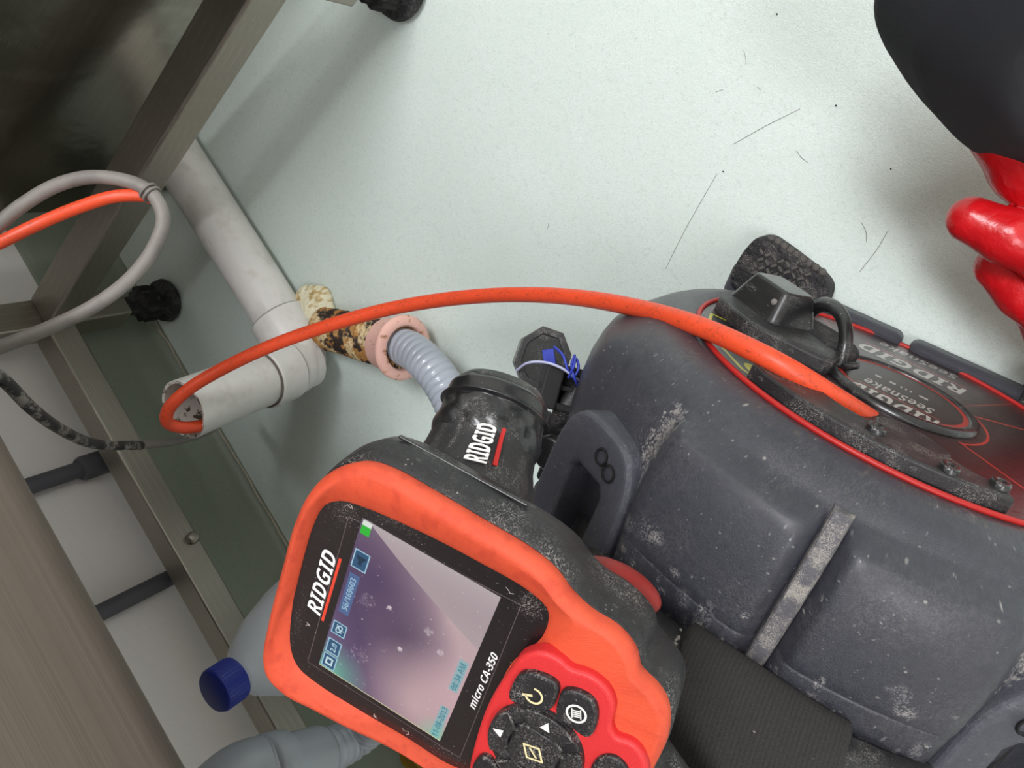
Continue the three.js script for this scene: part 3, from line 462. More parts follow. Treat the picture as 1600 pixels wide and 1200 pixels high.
    const web = mergeGeometries([box(0, -0.015, -0.016, 0.03, 0.004, 0.06), box(-0.004, -0.002, -0.018, 0.003, 0.022, 0.058), box(0.009, -0.004, -0.018, 0.003, 0.02, 0.058)]).rotateZ(-s * 0.52).translate(s * 0.106, CY + 0.119, -0.09);
    mesh('lug_web', web, M.black, lug);
    for (const [dx, dz] of [[-0.006, 0.03], [-0.0155, 0.026]]) mesh('lug_hole', lathe([[0.0036, 0.0005], [0.0046, 0.0012], [0.0052, 0.0002], [0.0036, -0.004], [0, -0.004]], 20).translate(dx * s - (s < 0 ? 0 : 0), 0.0245, dz).rotateZ(-s * 0.52).translate(s * 0.106, CY + 0.119, -0.09), M.dark, lug);
  }
  // wide carrying handle across the back of the top, wrapped in a hook-and-loop strap
  const hAt = (x) => { const q = Math.min(1, Math.abs(x) / 0.118); return [CY + 0.196 - 0.085 * Math.pow(q, 2.6), -0.131, 0.042 - 0.024 * q * q, 0.019 - 0.005 * q]; };
  const hr = []; for (let i = 0; i <= 60; i++) { const x = -0.118 + 0.236 * i / 60, [y, z, rz, ry] = hAt(x), ring = []; for (let j = 0; j < 40; j++) { const b = j / 40 * Math.PI * 2, c = Math.cos(b), d = Math.sin(b); ring.push(V3(x, y + Math.sign(c) * Math.pow(Math.abs(c), 0.75) * ry, z + Math.sign(d) * Math.pow(Math.abs(d), 0.75) * rz)); } hr.push(ring); }
  mesh('handle', loft(hr), M.black, reel);
  mesh('handle_ridge', sweep(spline([-0.095, -0.06, -0.02, 0.02, 0.06, 0.095].map((x) => { const [y, z, rz, ry] = hAt(x); return V3(x, y + ry * 0.96, z + rz * 0.35); })), 50, 0.0035, { seg: 10 }), M.black, reel);
  const st = []; for (let i = 0; i <= 40; i++) { const t = i / 40, ring = [];
    for (let j = 0; j < 96; j++) { const b = j / 96 * Math.PI * 2, c = Math.cos(b), d = Math.sin(b), x0 = 0.031 - 0.078 * t, [y, z, rz, ry] = hAt(x0), lift = 0.0045 + 0.0012 * Math.sin(b * 3 + 1) - (i === 0 || i === 40 ? 0.003 : 0); const dz = Math.sign(d) * Math.pow(Math.abs(d), 0.8) * (rz + lift); ring.push(V3(x0 + (dz - 0.04) * 0.22 + (i < 2 || i > 38 ? rr(-0.0006, 0.0006) : 0), y + Math.sign(c) * Math.pow(Math.abs(c), 0.8) * (ry + lift), z + dz)); }
    st.push(ring); }
  const strap = mesh('velcro_strap', loft(st), M.velcro, reel); strap.userData.label = 'fuzzy black hook-and-loop strap';
  const lint = []; for (let k = 0; k < 90; k++) { const [y, z, rz, ry] = hAt(0.03), d = rr(-1, 1), dz = d * (rz + 0.005), c = Math.sqrt(Math.max(0, 1 - d * d)); lint.push(new THREE.IcosahedronGeometry(rr(0.0004, 0.0012), 1).scale(1, rr(0.5, 1.6), rr(0.5, 1.6)).translate(0.0315 + (dz - 0.04) * 0.22 + rr(-0.0012, 0.0012), y + Math.pow(c, 0.8) * (ry + 0.004), z + dz)); }
  for (let k = 0; k < 46; k++) { const x0 = rr(-0.04, 0.025), [y, z, rz, ry] = hAt(x0), d = rr(-0.95, 0.75), dz = d * (rz + 0.005), c = Math.sqrt(1 - d * d); lint.push(new THREE.IcosahedronGeometry(rr(0.0003, 0.0008), 1).scale(rr(0.6, 1.8), 0.6, rr(0.6, 1.8)).translate(x0 + (dz - 0.04) * 0.22, y + Math.pow(c, 0.8) * (ry + 0.0052), z + dz)); }
  mesh('lint', mergeGeometries(lint), M.dust, strap).userData.kind = 'stuff';
  // latch stack down the left side
  const la = []; for (const [y, r, h] of [[0.208, 0.0125, 0.012], [0.196, 0.0145, 0.009], [0.185, 0.013, 0.012], [0.166, 0.0155, 0.022], [0.14, 0.013, 0.03]]) la.push(lathe([[0, 0], [r - 0.002, 0], [r, 0.002], [r, h - 0.002], [r - 0.002, h], [0, h]], 20).toNonIndexed().translate(0.166, y, -0.118));
  mesh('latch', mergeGeometries(la), M.black2, reel);
  mesh('latch_bar', box(0.158, 0.13, -0.145, 0.012, 0.2, 0.022, 0.004), M.black, reel);
  mesh('latch_bar', box(0.17, 0.12, -0.143, 0.008, 0.17, 0.012, 0.003), M.black2, reel);
}
// ------------------------------------------------------------------ loose plug tied by wires beside the reel
{
  const C = at(848, 560, 0.52), t = thing('cable_plug', 'eight-sided black plug bound with blue and white wires beside the reel', 'plug', C);
  const fwd = ray(848, 560).normalize().negate(), q = new THREE.Quaternion().setFromUnitVectors(V3(0, 0, 1), fwd.clone().add(V3(0.25, 0.1, 0.1)).normalize()); t.quaternion.copy(q);
  const oct = []; for (let k = 0; k < 8; k++) { const a = (k + 0.5) / 8 * Math.PI * 2; oct.push([Math.cos(a) * 0.0205, Math.sin(a) * 0.0175]); }
  mesh('housing', extrude(shapeOf(oct), 0.016, 0.0012).translate(0, 0, -0.016), M.black2, t);
  mesh('rim', extrude((() => { const s = shapeOf(oct.map(([x, y]) => [x * 1.05, y * 1.05])); s.holes.push(new THREE.Path(oct.map(([x, y]) => new THREE.Vector2(x * 0.86, y * 0.86)))); return s; })(), 0.003, 0.0006), M.black, t);
  mesh('blue_insert', box(-0.001, -0.004, 0.002, 0.013, 0.008, 0.002, 0.0006).rotateZ(0.5), M.blueWire, t); mesh('orange_insert', box(-0.008, -0.013, 0.003, 0.008, 0.005, 0.002, 0.001).rotateZ(0.2), M.redOrange, t);
  const ax = (px, py, s) => at(px, py, s).sub(C).applyQuaternion(q.clone().invert());
  const wire = (n, pts, m, r = 0.0009) => mesh(n, sweep(spline(pts.map((p) => ax(...p))), 40, r, { seg: 8 }), m, t);
  wire('pale_wire', [[807, 579, 0.512], [825, 567, 0.502], [850, 566, 0.498], [875, 574, 0.495], [892, 585, 0.497], [908, 598, 0.51]], M.paleWire);
  wire('blue_wire', [[866, 542, 0.505], [880, 556, 0.497], [886, 575, 0.495], [893, 590, 0.5]], M.blueWire); wire('blue_wire', [[898, 555, 0.505], [893, 572, 0.497], [898, 592, 0.496], [905, 612, 0.51], [901, 624, 0.515]], M.blueWire); wire('blue_wire', [[888, 590, 0.498], [896, 574, 0.494], [900, 560, 0.502], [904, 574, 0.5], [896, 592, 0.5]], M.blueWire);
  // clip body behind the plug, leaning on the reel
  const clip = mesh('clip_body', mergeGeometries([box(0, 0, 0, 0.03, 0.013, 0.022, 0.002), box(0.013, -0.013, 0, 0.006, 0.026, 0.02, 0.002), box(-0.012, -0.013, 0, 0.005, 0.02, 0.018, 0.002), box(0, -0.022, 0.002, 0.024, 0.004, 0.014, 0.001), box(0.001, -0.012, -0.004, 0.0035, 0.022, 0.014, 0.001), box(0.0, -0.014, -0.009, 0.026, 0.028, 0.003, 0.001)]), M.black, t);
  clip.position.copy(ax(858, 603, 0.515)); clip.rotation.z = 0.08;
  const bar = mesh('hinge_bar', sweep(spline([ax(850, 655, 0.535), ax(866, 668, 0.53), ax(882, 640, 0.52), ax(904, 610, 0.52)]), 30, 0.007, { seg: 14 }), M.black, t);
}
// ------------------------------------------------------------------ handheld inspection camera
const font = await new FontLoader().loadAsync('fonts/droid/droid_sans_bold.typeface.json');
{
  const toW = (x, y, z) => V3(0, 0, 0).addScaledVector(camRight, x).addScaledVector(camDown, y).addScaledVector(camAhead, z);
  const P0 = CAM.clone().add(toW(-0.03740512, 0.08599476, 0.26741112));
  const bx = toW(0.314, -0.845, -0.432).normalize(), bz0 = toW(-0.378, 0.306, -0.873), by = bz0.clone().cross(bx).normalize(), bz = bx.clone().cross(by).normalize();
  const t = thing('inspection_camera', 'orange and black handheld inspection camera with a lit colour screen', 'inspection camera', P0);
  t.quaternion.setFromRotationMatrix(new THREE.Matrix4().makeBasis(bx, by, bz));
  const mm = (pts) => pts.map(([x, y]) => [x / 1000, y / 1000]);
  // outline of the front, in millimetres about the centre of the screen
  const right = [[0, 51], [20, 50.5], [36, 47.5], [48, 41], [56, 32], [58.5, 22], [58.5, 5], [57.8, -15], [57.2, -29], [55, -39], [50.5, -47], [48, -55], [47.4, -64], [43.5, -71.5], [37.5, -76], [36, -81], [31.5, -87.5], [22, -91.5], [8, -93]];
  const left = [[-10, -94], [-26, -90], [-36, -78], [-42, -64], [-46, -48], [-49, -31], [-51.5, -10], [-55, 8], [-57, 24], [-58.5, 36], [-55.5, 45.5], [-48, 49.5], [-30, 51], [-14, 51.2]];
  const outline = new THREE.CatmullRomCurve3(mm([...right, ...left]).map(([x, y]) => V3(x, y, 0)), true, 'centripetal').getSpacedPoints(240).slice(0, 240);
  const bezelPts = new THREE.CatmullRomCurve3(mm([[0, 44], [22, 43.5], [31, 41.5], [36.5, 36], [39, 28], [42, 5], [43, -15], [42.8, -34], [40, -41.5], [30, -43.5], [14, -38.2], [0, -37.6], [-14, -38.2], [-30, -43], [-40, -41], [-43.5, -34], [-44, -15], [-45.2, 8], [-45.5, 25], [-43.5, 34.5], [-37, 39.5], [-20, 43]]).map(([x, y]) => V3(x, y, 0)), true, 'centripetal').getSpacedPoints(160).slice(0, 160);
  // black rear housing: the outline swelling, then drawing in towards the back
  const cx = 0, cyy = -0.012, ringAt = (k, z, ky = k) => outline.map((p) => V3(cx + (p.x - cx) * (p.y < -0.035 ? 1 + (k - 1) * Math.max(0.1, 1 - (-0.035 - p.y) * 40 * (k > 1 ? 1 : 0)) : k), cyy + (p.y - cyy) * ky, z)).reverse();
  mesh('rear_housing', loft([ringAt(0.985, -0.0018), ringAt(1.0, -0.0028), ringAt(1.032, -0.006, 1.0), ringAt(1.042, -0.013, 1.0), ringAt(0.99, -0.022, 1.0), ringAt(0.88, -0.031, 0.93), ringAt(0.72, -0.04, 0.85), ringAt(0.5, -0.046, 0.7)]), M.black, t);
  for (let k = 0; k < 3; k++) mesh('grip_ridge', box(0.0607 - k * 0.0034, 0.004 - k * 0.003, -0.0142 - k * 0.0036, 0.0014, 0.05 - k * 0.008, 0.0016, 0.0007), M.black2, t);
  // orange front shell: rim crest rolling down to the sunken bezel
  const hit = (poly, a) => { const dx = Math.cos(a), dy = Math.sin(a); let best = 0; for (let i = 0; i < poly.length; i++) { const p = poly[i], q = poly[(i + 1) % poly.length], ex = q.x - p.x, ey = q.y - p.y, det = dx * -ey + ex * dy; if (Math.abs(det) < 1e-12) continue; const r = (p.x * -ey + ex * p.y) / det, v = (dx * p.y - dy * p.x) / det; if (r > 0 && v >= 0 && v <= 1) best = Math.max(best, r); } return best; };
  const NA = 360, radii = []; for (let i = 0; i < NA; i++) { const a = i / NA * Math.PI * 2; radii.push([a, hit(outline, a), hit(bezelPts, a)]); }
  const rimRing = (fn) => radii.map(([a, ro, ri]) => { const [r, z] = fn(ro, ri); return V3(Math.cos(a) * r, Math.sin(a) * r, z); });
  const out = (d, z) => rimRing((ro, ri) => [Math.max(ro - d, ri + 0.0035), z]), inn = (d, z) => rimRing((ro, ri) => [Math.min(ri + d, Math.max(ro - 0.0042 - (0.0095 - d) * 0.25 - 0.0008, ri + d * 0.3)), z]);
  mesh('front_shell', loft([out(0.0012, -0.002), out(0.0004, 0.0008), out(0.001, 0.003), out(0.0025, 0.0047), out(0.0042, 0.0054), inn(0.0095, 0.0051), inn(0.0055, 0.0039), inn(0.0022, 0.0022), inn(0.0006, 0.0014), inn(0, 0.0004)], { cap0: false, cap1: false }), M.redOrange, t);
  // black glass with its print
  const TW = 1024, TH = 1024, ex = (x) => (x + 0.05) / 0.1 * TW, ey = (y) => (0.05 - y) / 0.1 * TH;
  const bezelTex = canvasTex(TW, TH, (c) => {
    c.fillStyle = '#1b1719'; c.fillRect(0, 0, TW, TH); let sd = 77; const r = () => { sd = (sd * 16807) % 2147483647; return sd / 2147483647; };
    logoText(c, 'RIDGID', ex(-0.0155), ex(0.0145), ey(0.0318), 62, 0.22, '#f2f0ee'); c.font = 'bold 14px sans-serif'; c.fillText('®', ex(0.0155), ey(0.0335)); c.fillStyle = '#d8402c'; c.fillRect(ex(-0.016), ey(0.031), ex(0.0145) - ex(-0.016), 12);
    c.save(); c.font = 'bold italic 46px sans-serif'; const w = c.measureText('micro CA-350').width; c.translate(ex(-0.014), ey(-0.0335)); c.scale((ex(0.013) - ex(-0.014)) / w, 0.85); c.fillStyle = '#f2f0ee'; c.fillText('micro CA-350', 0, 0); c.restore();
    c.strokeStyle = '#5a5051'; c.lineWidth = 3; c.beginPath(); c.moveTo(ex(-0.0385), ey(0.0315)); c.lineTo(ex(0.0325), ey(0.0318)); c.lineTo(ex(0.0365), ey(-0.0335)); c.lineTo(ex(-0.038), ey(-0.0355)); c.closePath(); c.stroke();
    for (let k = 0; k < 1500; k++) { const x = r() * TW, y = r() * TH, s = 1 + r() * r() * 4; c.fillStyle = `rgba(220,212,204,${0.15 + r() * 0.55})`; c.fillRect(x, y, s, s * (0.5 + r())); }
    for (const [x, y, n, w, h] of [[0.038, -0.036, 700, 0.006, 0.006], [0.04, 0.02, 500, 0.004, 0.02], [-0.02, 0.04, 260, 0.02, 0.003], [0.033, 0.034, 500, 0.007, 0.007], [-0.04, -0.03, 200, 0.004, 0.01]]) for (let k = 0; k < n; k++) { c.fillStyle = `rgba(205,196,186,${0.1 + r() * 0.4})`; const q = 1 + r() * 2.5; c.fillRect(ex(x + (r() + r() - 1) * w), ey(y + (r() + r() - 1) * h), q, q); }
    c.strokeStyle = 'rgba(225,215,205,0.8)'; for (const [x, y] of [[-0.021, 0.035], [-0.044, 0.0], [-0.041, -0.012], [0.036, 0.034], [0.039, -0.03]]) { c.lineWidth = 2.5; c.beginPath(); let X = ex(x), Y = ey(y); c.moveTo(X, Y); for (let k = 0; k < 5; k++) { X += (r() - 0.5) * 26; Y += (r() - 0.5) * 30; c.lineTo(X, Y); } c.stroke(); }
  });
  const bg = new THREE.ShapeGeometry(shapeOf(bezelPts.map((p) => [p.x * 1.02, p.y * 1.02]))); { const p = bg.attributes.position, u = bg.attributes.uv; for (let i = 0; i < p.count; i++) u.setXY(i, (p.getX(i) + 0.05) / 0.1, (p.getY(i) + 0.05) / 0.1); }
  const glass = mesh('bezel', bg.translate(0, 0, 0.0009), phy({ map: bezelTex, roughness: 0.3, clearcoat: 0.6, clearcoatRoughness: 0.18 }), t);
  // the picture on the screen
  const scr = canvasTex(1024, 768, (c, W, H) => {
    const g = c.createLinearGradient(0, 0, W * 0.35, H); g.addColorStop(0, '#75648a'); g.addColorStop(0.35, '#5d4a6c'); g.addColorStop(0.7, '#a08a94'); g.addColorStop(1, '#c9aeb2'); c.fillStyle = g; c.fillRect(0, 0, W, H);
    const blob = (x, y, r, col) => { const q = c.createRadialGradient(x, y, 0, x, y, r); q.addColorStop(0, col); q.addColorStop(1, col.replace(/[\d.]+\)$/, '0)')); c.fillStyle = q; c.fillRect(0, 0, W, H); };
    blob(W * 0.7, H * 0.2, 420, 'rgba(82,62,98,0.9)'); blob(W * 0.48, H * 0.5, 330, 'rgba(84,66,94,0.75)'); blob(W * 0.12, H * 0.75, 420, 'rgba(220,186,186,0.75)'); blob(W * 0.3, H * 1.0, 330, 'rgba(214,176,184,0.7)'); blob(0, H * 0.1, 240, 'rgba(112,196,166,0.95)'); blob(0, H * 0.98, 150, 'rgba(150,206,170,0.9)');
    // pale corner of the pipe wall, hard-edged
    c.fillStyle = '#b7a6ab'; c.beginPath(); c.moveTo(W * 0.985, 0.08 * H); c.quadraticCurveTo(W * 0.8, H * 0.5, W * 0.66, H); c.lineTo(W, H); c.lineTo(W, 0); c.closePath(); c.fill();
    const q2 = c.createLinearGradient(W * 0.72, 0, W, 0); q2.addColorStop(0, 'rgba(150,132,142,0)'); q2.addColorStop(1, 'rgba(196,184,186,0.7)'); c.fillStyle = q2; c.beginPath(); c.moveTo(W * 0.985, 0.08 * H); c.quadraticCurveTo(W * 0.8, H * 0.5, W * 0.66, H); c.lineTo(W, H); c.lineTo(W, 0); c.closePath(); c.fill();
    c.fillStyle = 'rgba(230,226,180,0.9)'; c.fillRect(0, 0, 5, H);
    const icon = (x, y, w, h) => { c.fillStyle = '#2f5a7e'; c.fillRect(x, y, w, h); c.strokeStyle = '#a9d3e6'; c.lineWidth = 7; c.strokeRect(x, y, w, h); };
    icon(14, 14, 92, 78); c.fillStyle = '#d5eef4'; c.fillRect(34, 30, 52, 44); c.fillStyle = '#2f5a7e'; c.fillRect(46, 40, 28, 24); c.beginPath(); 
    icon(122, 14, 92, 78); c.font = 'bold 44px sans-serif'; c.fillStyle = '#b9dcea'; c.fillText('2.0', 134, 70);
    icon(262, 14, 80, 78); c.strokeStyle = '#c9e4ee'; c.lineWidth = 8; c.beginPath(); c.ellipse(302, 53, 26, 14, 0.4, 0, 7); c.stroke(); c.beginPath(); c.moveTo(280, 70); c.lineTo(326, 36); c.stroke();
    c.fillStyle = 'rgba(84,112,160,0.9)'; c.fillRect(414, 18, 272, 62); c.font = 'bold 46px sans-serif'; c.fillStyle = '#9fc4dc'; c.fillText('56/169603', 438, 65);
    icon(726, 14, 110, 82); c.fillStyle = '#153650'; c.beginPath(); c.moveTo(752, 44); c.lineTo(776, 44); c.lineTo(806, 22); c.lineTo(806, 88); c.lineTo(776, 66); c.lineTo(752, 66); c.closePath(); c.fill();
    c.fillStyle = '#e8f2e6'; c.fillRect(980, 8, 38, 52); c.fillStyle = '#2fc23a'; c.fillRect(936, 8, 52, 52);
    c.font = 'bold 44px sans-serif'; c.fillStyle = 'rgba(110,196,206,0.5)'; c.fillRect(6, H - 66, 226, 52); c.fillRect(352, H - 66, 216, 52); c.fillStyle = '#3f8f9c'; c.fillText('11-08-2013', 8, H - 24, 222); c.fillText('08:34 AM', 362, H - 24, 200);
    let sd = 31; const r = () => { sd = (sd * 16807) % 2147483647; return sd / 2147483647; };
    for (let k = 0; k < 260; k++) { c.fillStyle = `rgba(235,226,228,${r() * 0.6})`; const s = 1 + r() * r() * 5; c.beginPath(); c.arc(r() * W, r() * H, s, 0, 7); c.fill(); }
    for (const [x, y, s] of [[0.56, 0.2, 46], [0.22, 0.26, 60], [0.4, 0.52, 12], [0.6, 0.36, 12], [0.6, 0.66, 26], [0.52, 0.78, 18]]) for (let k = 0; k < 90; k++) { const a = r() * 6.3, d = Math.sqrt(r()) * s; c.fillStyle = `rgba(222,210,214,${r() * 0.3})`; c.beginPath(); c.arc(W * x + Math.cos(a) * d, H * y + Math.sin(a) * d, 2 + r() * 5, 0, 7); c.fill(); }
  });
  mesh('screen', new THREE.PlaneGeometry(0.0711, 0.0533).translate(0, 0, 0.0014), phy({ color: 0x0a0a0c, emissive: 0xffffff, emissiveMap: scr, emissiveIntensity: 0.74, roughness: 0.3, clearcoat: 0.3, clearcoatRoughness: 0.15 }), glass);
  // red keypad and its buttons
  const padPts = mm([[18, -41], [24, -42], [29, -46], [30.4, -51], [29.4, -56], [31, -62], [30.2, -67], [26.5, -71], [18.5, -73.3], [15, -77], [16, -83], [12, -88], [0, -92], [-20, -94], [-32, -86], [-37, -70], [-38, -55], [-37, -45], [-31, -42.4], [-17, -40.2], [-4, -39.2], [8, -39.6]]);
  const pad = mesh('keypad', extrude(smoothShape(padPts, 160, 0.3), 0.003, 0.0016, { bevelSegments: 4 }).translate(0, 0, 0.004), M.redPad, t);
  const zt = 0.0086, btn = (pts, h = 0.0022, b = 0.0011, mat = M.black) => mesh('button', extrude(smoothShape(mm(pts), 60, 0.2), h, b).translate(0, 0, zt - 0.001), mat, pad);
  const markZ = zt + 0.0026, mark = (g, par, mat = M.white, z = markZ) => mesh('mark', g.translate(0, 0, z), mat, par);
  const ringS = (r0, r1, a0, a1) => { const s = new THREE.Shape(); s.absarc(0, 0, r1, a0, a1, false); s.absarc(0, 0, r0, a1, a0, true); return extrude(s, 0.0001, 0); };
  const bar = (w, h) => new THREE.BoxGeometry(w, h, 0.0002);
  const power = btn([[20.5, -44.2], [23.2, -48], [23.6, -54], [19, -55.2], [14.5, -54.8], [11, -48], [10, -44], [15, -43.2]]);
  mark(mergeGeometries([ringS(0.0024, 0.0031, 0.6, 5.2).rotateZ(0.9).toNonIndexed(), bar(0.0008, 0.0034).toNonIndexed().translate(0, 0.0022, 0)]).rotateZ(0.5).translate(0.0165, -0.0497, 0), power, M.cream);
  const menu = btn([[23.4, -58], [25.6, -62], [25, -66.2], [19, -69.2], [13.2, -69], [13.4, -64], [14, -59.6], [19, -58]]);
  mark(mergeGeometries([ringS(0.0027, 0.0034, 0, 6.28), ...[-1.2, -0.4, 0.4, 1.2].map((k) => bar(0.0003, 0.0032).toNonIndexed().translate(k * 0.0009, 0, 0)), bar(0.0036, 0.0003).toNonIndexed().translate(0, 0.0014, 0), bar(0.0036, 0.0003).toNonIndexed().translate(0, -0.0014, 0)].map((g) => g.index ? g.toNonIndexed() : g)).rotateZ(0.4).translate(0.0192, -0.0635, 0), menu);
  // dpad: round dished rocker with four raised petals round a middle key
  const dc = V3(-0.0042, -0.0573, 0);
  const dpad = mesh('rocker', lathe([[0, 0.0006], [0.0075, 0.0008], [0.012, 0.0018], [0.0152, 0.0022], [0.0164, 0.0014], [0.0168, -0.001]], 60).rotateX(Math.PI / 2).scale(1, 0.98, 1).translate(dc.x, dc.y, zt), M.black, pad);
  for (let k = 0; k < 4; k++) {
    const a = k * Math.PI / 2, s = new THREE.Shape(); s.absarc(0, 0, 0.0155, -0.62, 0.62, false); s.absarc(0, 0, 0.0096, 0.45, -0.45, true);
    mesh('petal', extrude(s, 0.0014, 0.0007).rotateZ(a).translate(dc.x, dc.y, zt + 0.001), M.black, dpad);
    mark(extrude(shapeOf([[0.0021, 0], [-0.0013, 0.0017], [-0.0013, -0.0017]]), 0.0001, 0).translate(0.0127, 0, 0).rotateZ(a).translate(dc.x, dc.y, 0), dpad, M.white, zt + 0.0033);
  }
  const mid = mesh('button', extrude(smoothShape(mm([[-7, 6.5], [0, 7.5], [7, 6.5], [7.6, 0], [7, -6.5], [0, -7.5], [-7, -6.5], [-7.6, 0]]), 60, 0.2), 0.0012, 0.0008).translate(dc.x, dc.y, zt + 0.001), M.black, pad);
  const dia = shapeOf(mm([[0, 4.6], [3.6, 0], [0, -4.6], [-3.6, 0]])); dia.holes.push(new THREE.Path(mm([[0, 3.6], [2.8, 0], [0, -3.6], [-2.8, 0]]).map(([x, y]) => new THREE.Vector2(x, y))));
  mark(mergeGeometries([extrude(dia, 0.0001, 0), bar(0.0005, 0.0044).toNonIndexed().rotateZ(-0.3)].map((g) => g.index ? g.toNonIndexed() : g)).rotateZ(-0.35).translate(dc.x, dc.y, 0), mid, M.cream, zt + 0.0032);
  const turn = btn([[-20, -44.4], [-23, -52], [-27, -58], [-31, -56], [-33.5, -50], [-32, -45], [-26, -42.6]]);
  mark(mergeGeometries([0, 1, 2, 3].map((k) => ringS(0.003, 0.0041, k * 1.571, k * 1.571 + 1.0)).concat([ringS(0.0008, 0.0019, 0, 6.28)])).translate(-0.0275, -0.0495, 0), turn);
  btn([[7, -77], [9.6, -80], [8.2, -84], [3, -85.4], [-1, -84.4], [-3.4, -81], [-2.6, -77.6], [2, -76.2]], 0.0016);
  btn([[-14, -78], [-18, -82], [-27, -80], [-30, -72], [-27, -67], [-22, -68], [-18, -74]], 0.0016);
  // grip running on below the keypad
  const grip = []; for (let k = 0; k <= 14; k++) { const u = k / 14, y = -0.085 - 0.13 * u, z = -0.018 - 0.03 * u, w = 0.02 - 0.002 * Math.sin(u * 3), d = 0.02, ring = []; for (let j = 0; j < 40; j++) { const a = j / 40 * Math.PI * 2; ring.push(V3(-0.022 - 0.1 * u + Math.sign(Math.cos(a)) * Math.pow(Math.abs(Math.cos(a)), 0.8) * w, y - Math.sign(Math.cos(a)) * 0.3 * w * Math.pow(Math.abs(Math.cos(a)), 0.8), z + Math.sign(Math.sin(a)) * Math.pow(Math.abs(Math.sin(a)), 0.8) * d)); } grip.push(ring); }
  mesh('grip', loft(grip), M.black, t);
  mesh('rear_pad', new THREE.SphereGeometry(0.012, 24, 16).scale(0.6, 1.35, 0.7).translate(0.0335, -0.058, -0.038), M.redShaded, t);
  // barrel slanting back from the head, taped near its end
  const b0 = V3(0.0158, 0.001, -0.022), bd = V3(0.0197, 0.006, -0.02).normalize();
  const barrelProf = [[0.0, 0.006], [0.0345, 0.01], [0.0308, 0.018], [0.0255, 0.03], [0.0218, 0.041], [0.0208, 0.048], [0.0203, 0.064], [0.0193, 0.0685], [0.0165, 0.072], [0.0, 0.0725]];
  const barrel = mesh('barrel', placed(lathe(barrelProf, 56), b0, bd), M.black, t);
  const tape = []; for (let i = 0; i <= 48; i++) { const u = i / 48, y = 0.0455 + 0.0245 * u, ring = []; for (let j = 0; j < 72; j++) { const a = j / 72 * Math.PI * 2, w = 0.0015 * Math.abs(Math.sin(a * 2.5 + u * 3 + 0.6 * Math.sin(a * 5))) * Math.sin(u * 5.2) + 0.0007 * Math.abs(Math.sin(a * 6 - u * 7)) - 0.0008, band = u > 0.62 && u < 0.68 ? 0.0014 : 0; const r = (0.0209 + w * (u < 0.6 ? 1 : 0.25) * smooth(0, 0.06, u) + band) * (1 - 0.12 * smooth(0.86, 1, u)); ring.push(V3(Math.cos(a) * r, y + 0.0016 * Math.sin(a * 2) * (1 - u), Math.sin(a) * r)); } tape.push(ring); }
  mesh('tape_wrap', placed(loft(tape, { cap0: true, cap1: true }), b0, bd), M.black2, barrel).userData.label = 'crinkled glossy black tape';
  // raised logo bent round the barrel
  const right3 = bd.clone(), upv = V3(0, 0, 1).addScaledVector(bd, -bd.z).normalize(), side = upv.clone().cross(bd).normalize();
  const onBarrel = (g, s0, a0) => { const p = g.attributes.position; for (let i = 0; i < p.count; i++) { const x = p.getX(i), y = p.getY(i), z = p.getZ(i), s = s0 + x, R = 0.0212 + Math.max(0, 0.046 - s) * 0.3 + Math.max(0, 0.03 - s) * 0.2 + z, a = a0 + y / 0.0222; const v = b0.clone().addScaledVector(bd, s).addScaledVector(upv, Math.cos(a) * R).addScaledVector(side, Math.sin(a) * R); p.setXYZ(i, v.x, v.y, v.z); } g.computeVertexNormals(); return g; };
  const txt = new TextGeometry('RIDGID', { font, size: 0.0072, depth: 0.0009, curveSegments: 4, bevelEnabled: false }); txt.computeBoundingBox(); const tw = txt.boundingBox.max.x; txt.applyMatrix4(new THREE.Matrix4().set(0.0158 / tw, -0.1, 0, 0, 0, 1, 0, 0, 0, 0, 1, 0, 0, 0, 0, 1));
  mesh('raised_logo', onBarrel(txt.index ? txt.toNonIndexed() : txt, 0.0335, -0.5), M.white, barrel);
  mesh('logo_bar', onBarrel(new THREE.BoxGeometry(0.015, 0.0014, 0.0012, 12, 2, 1).translate(0.0075, 0, 0.0006), 0.0345, -0.62), M.redTrim, barrel);
}
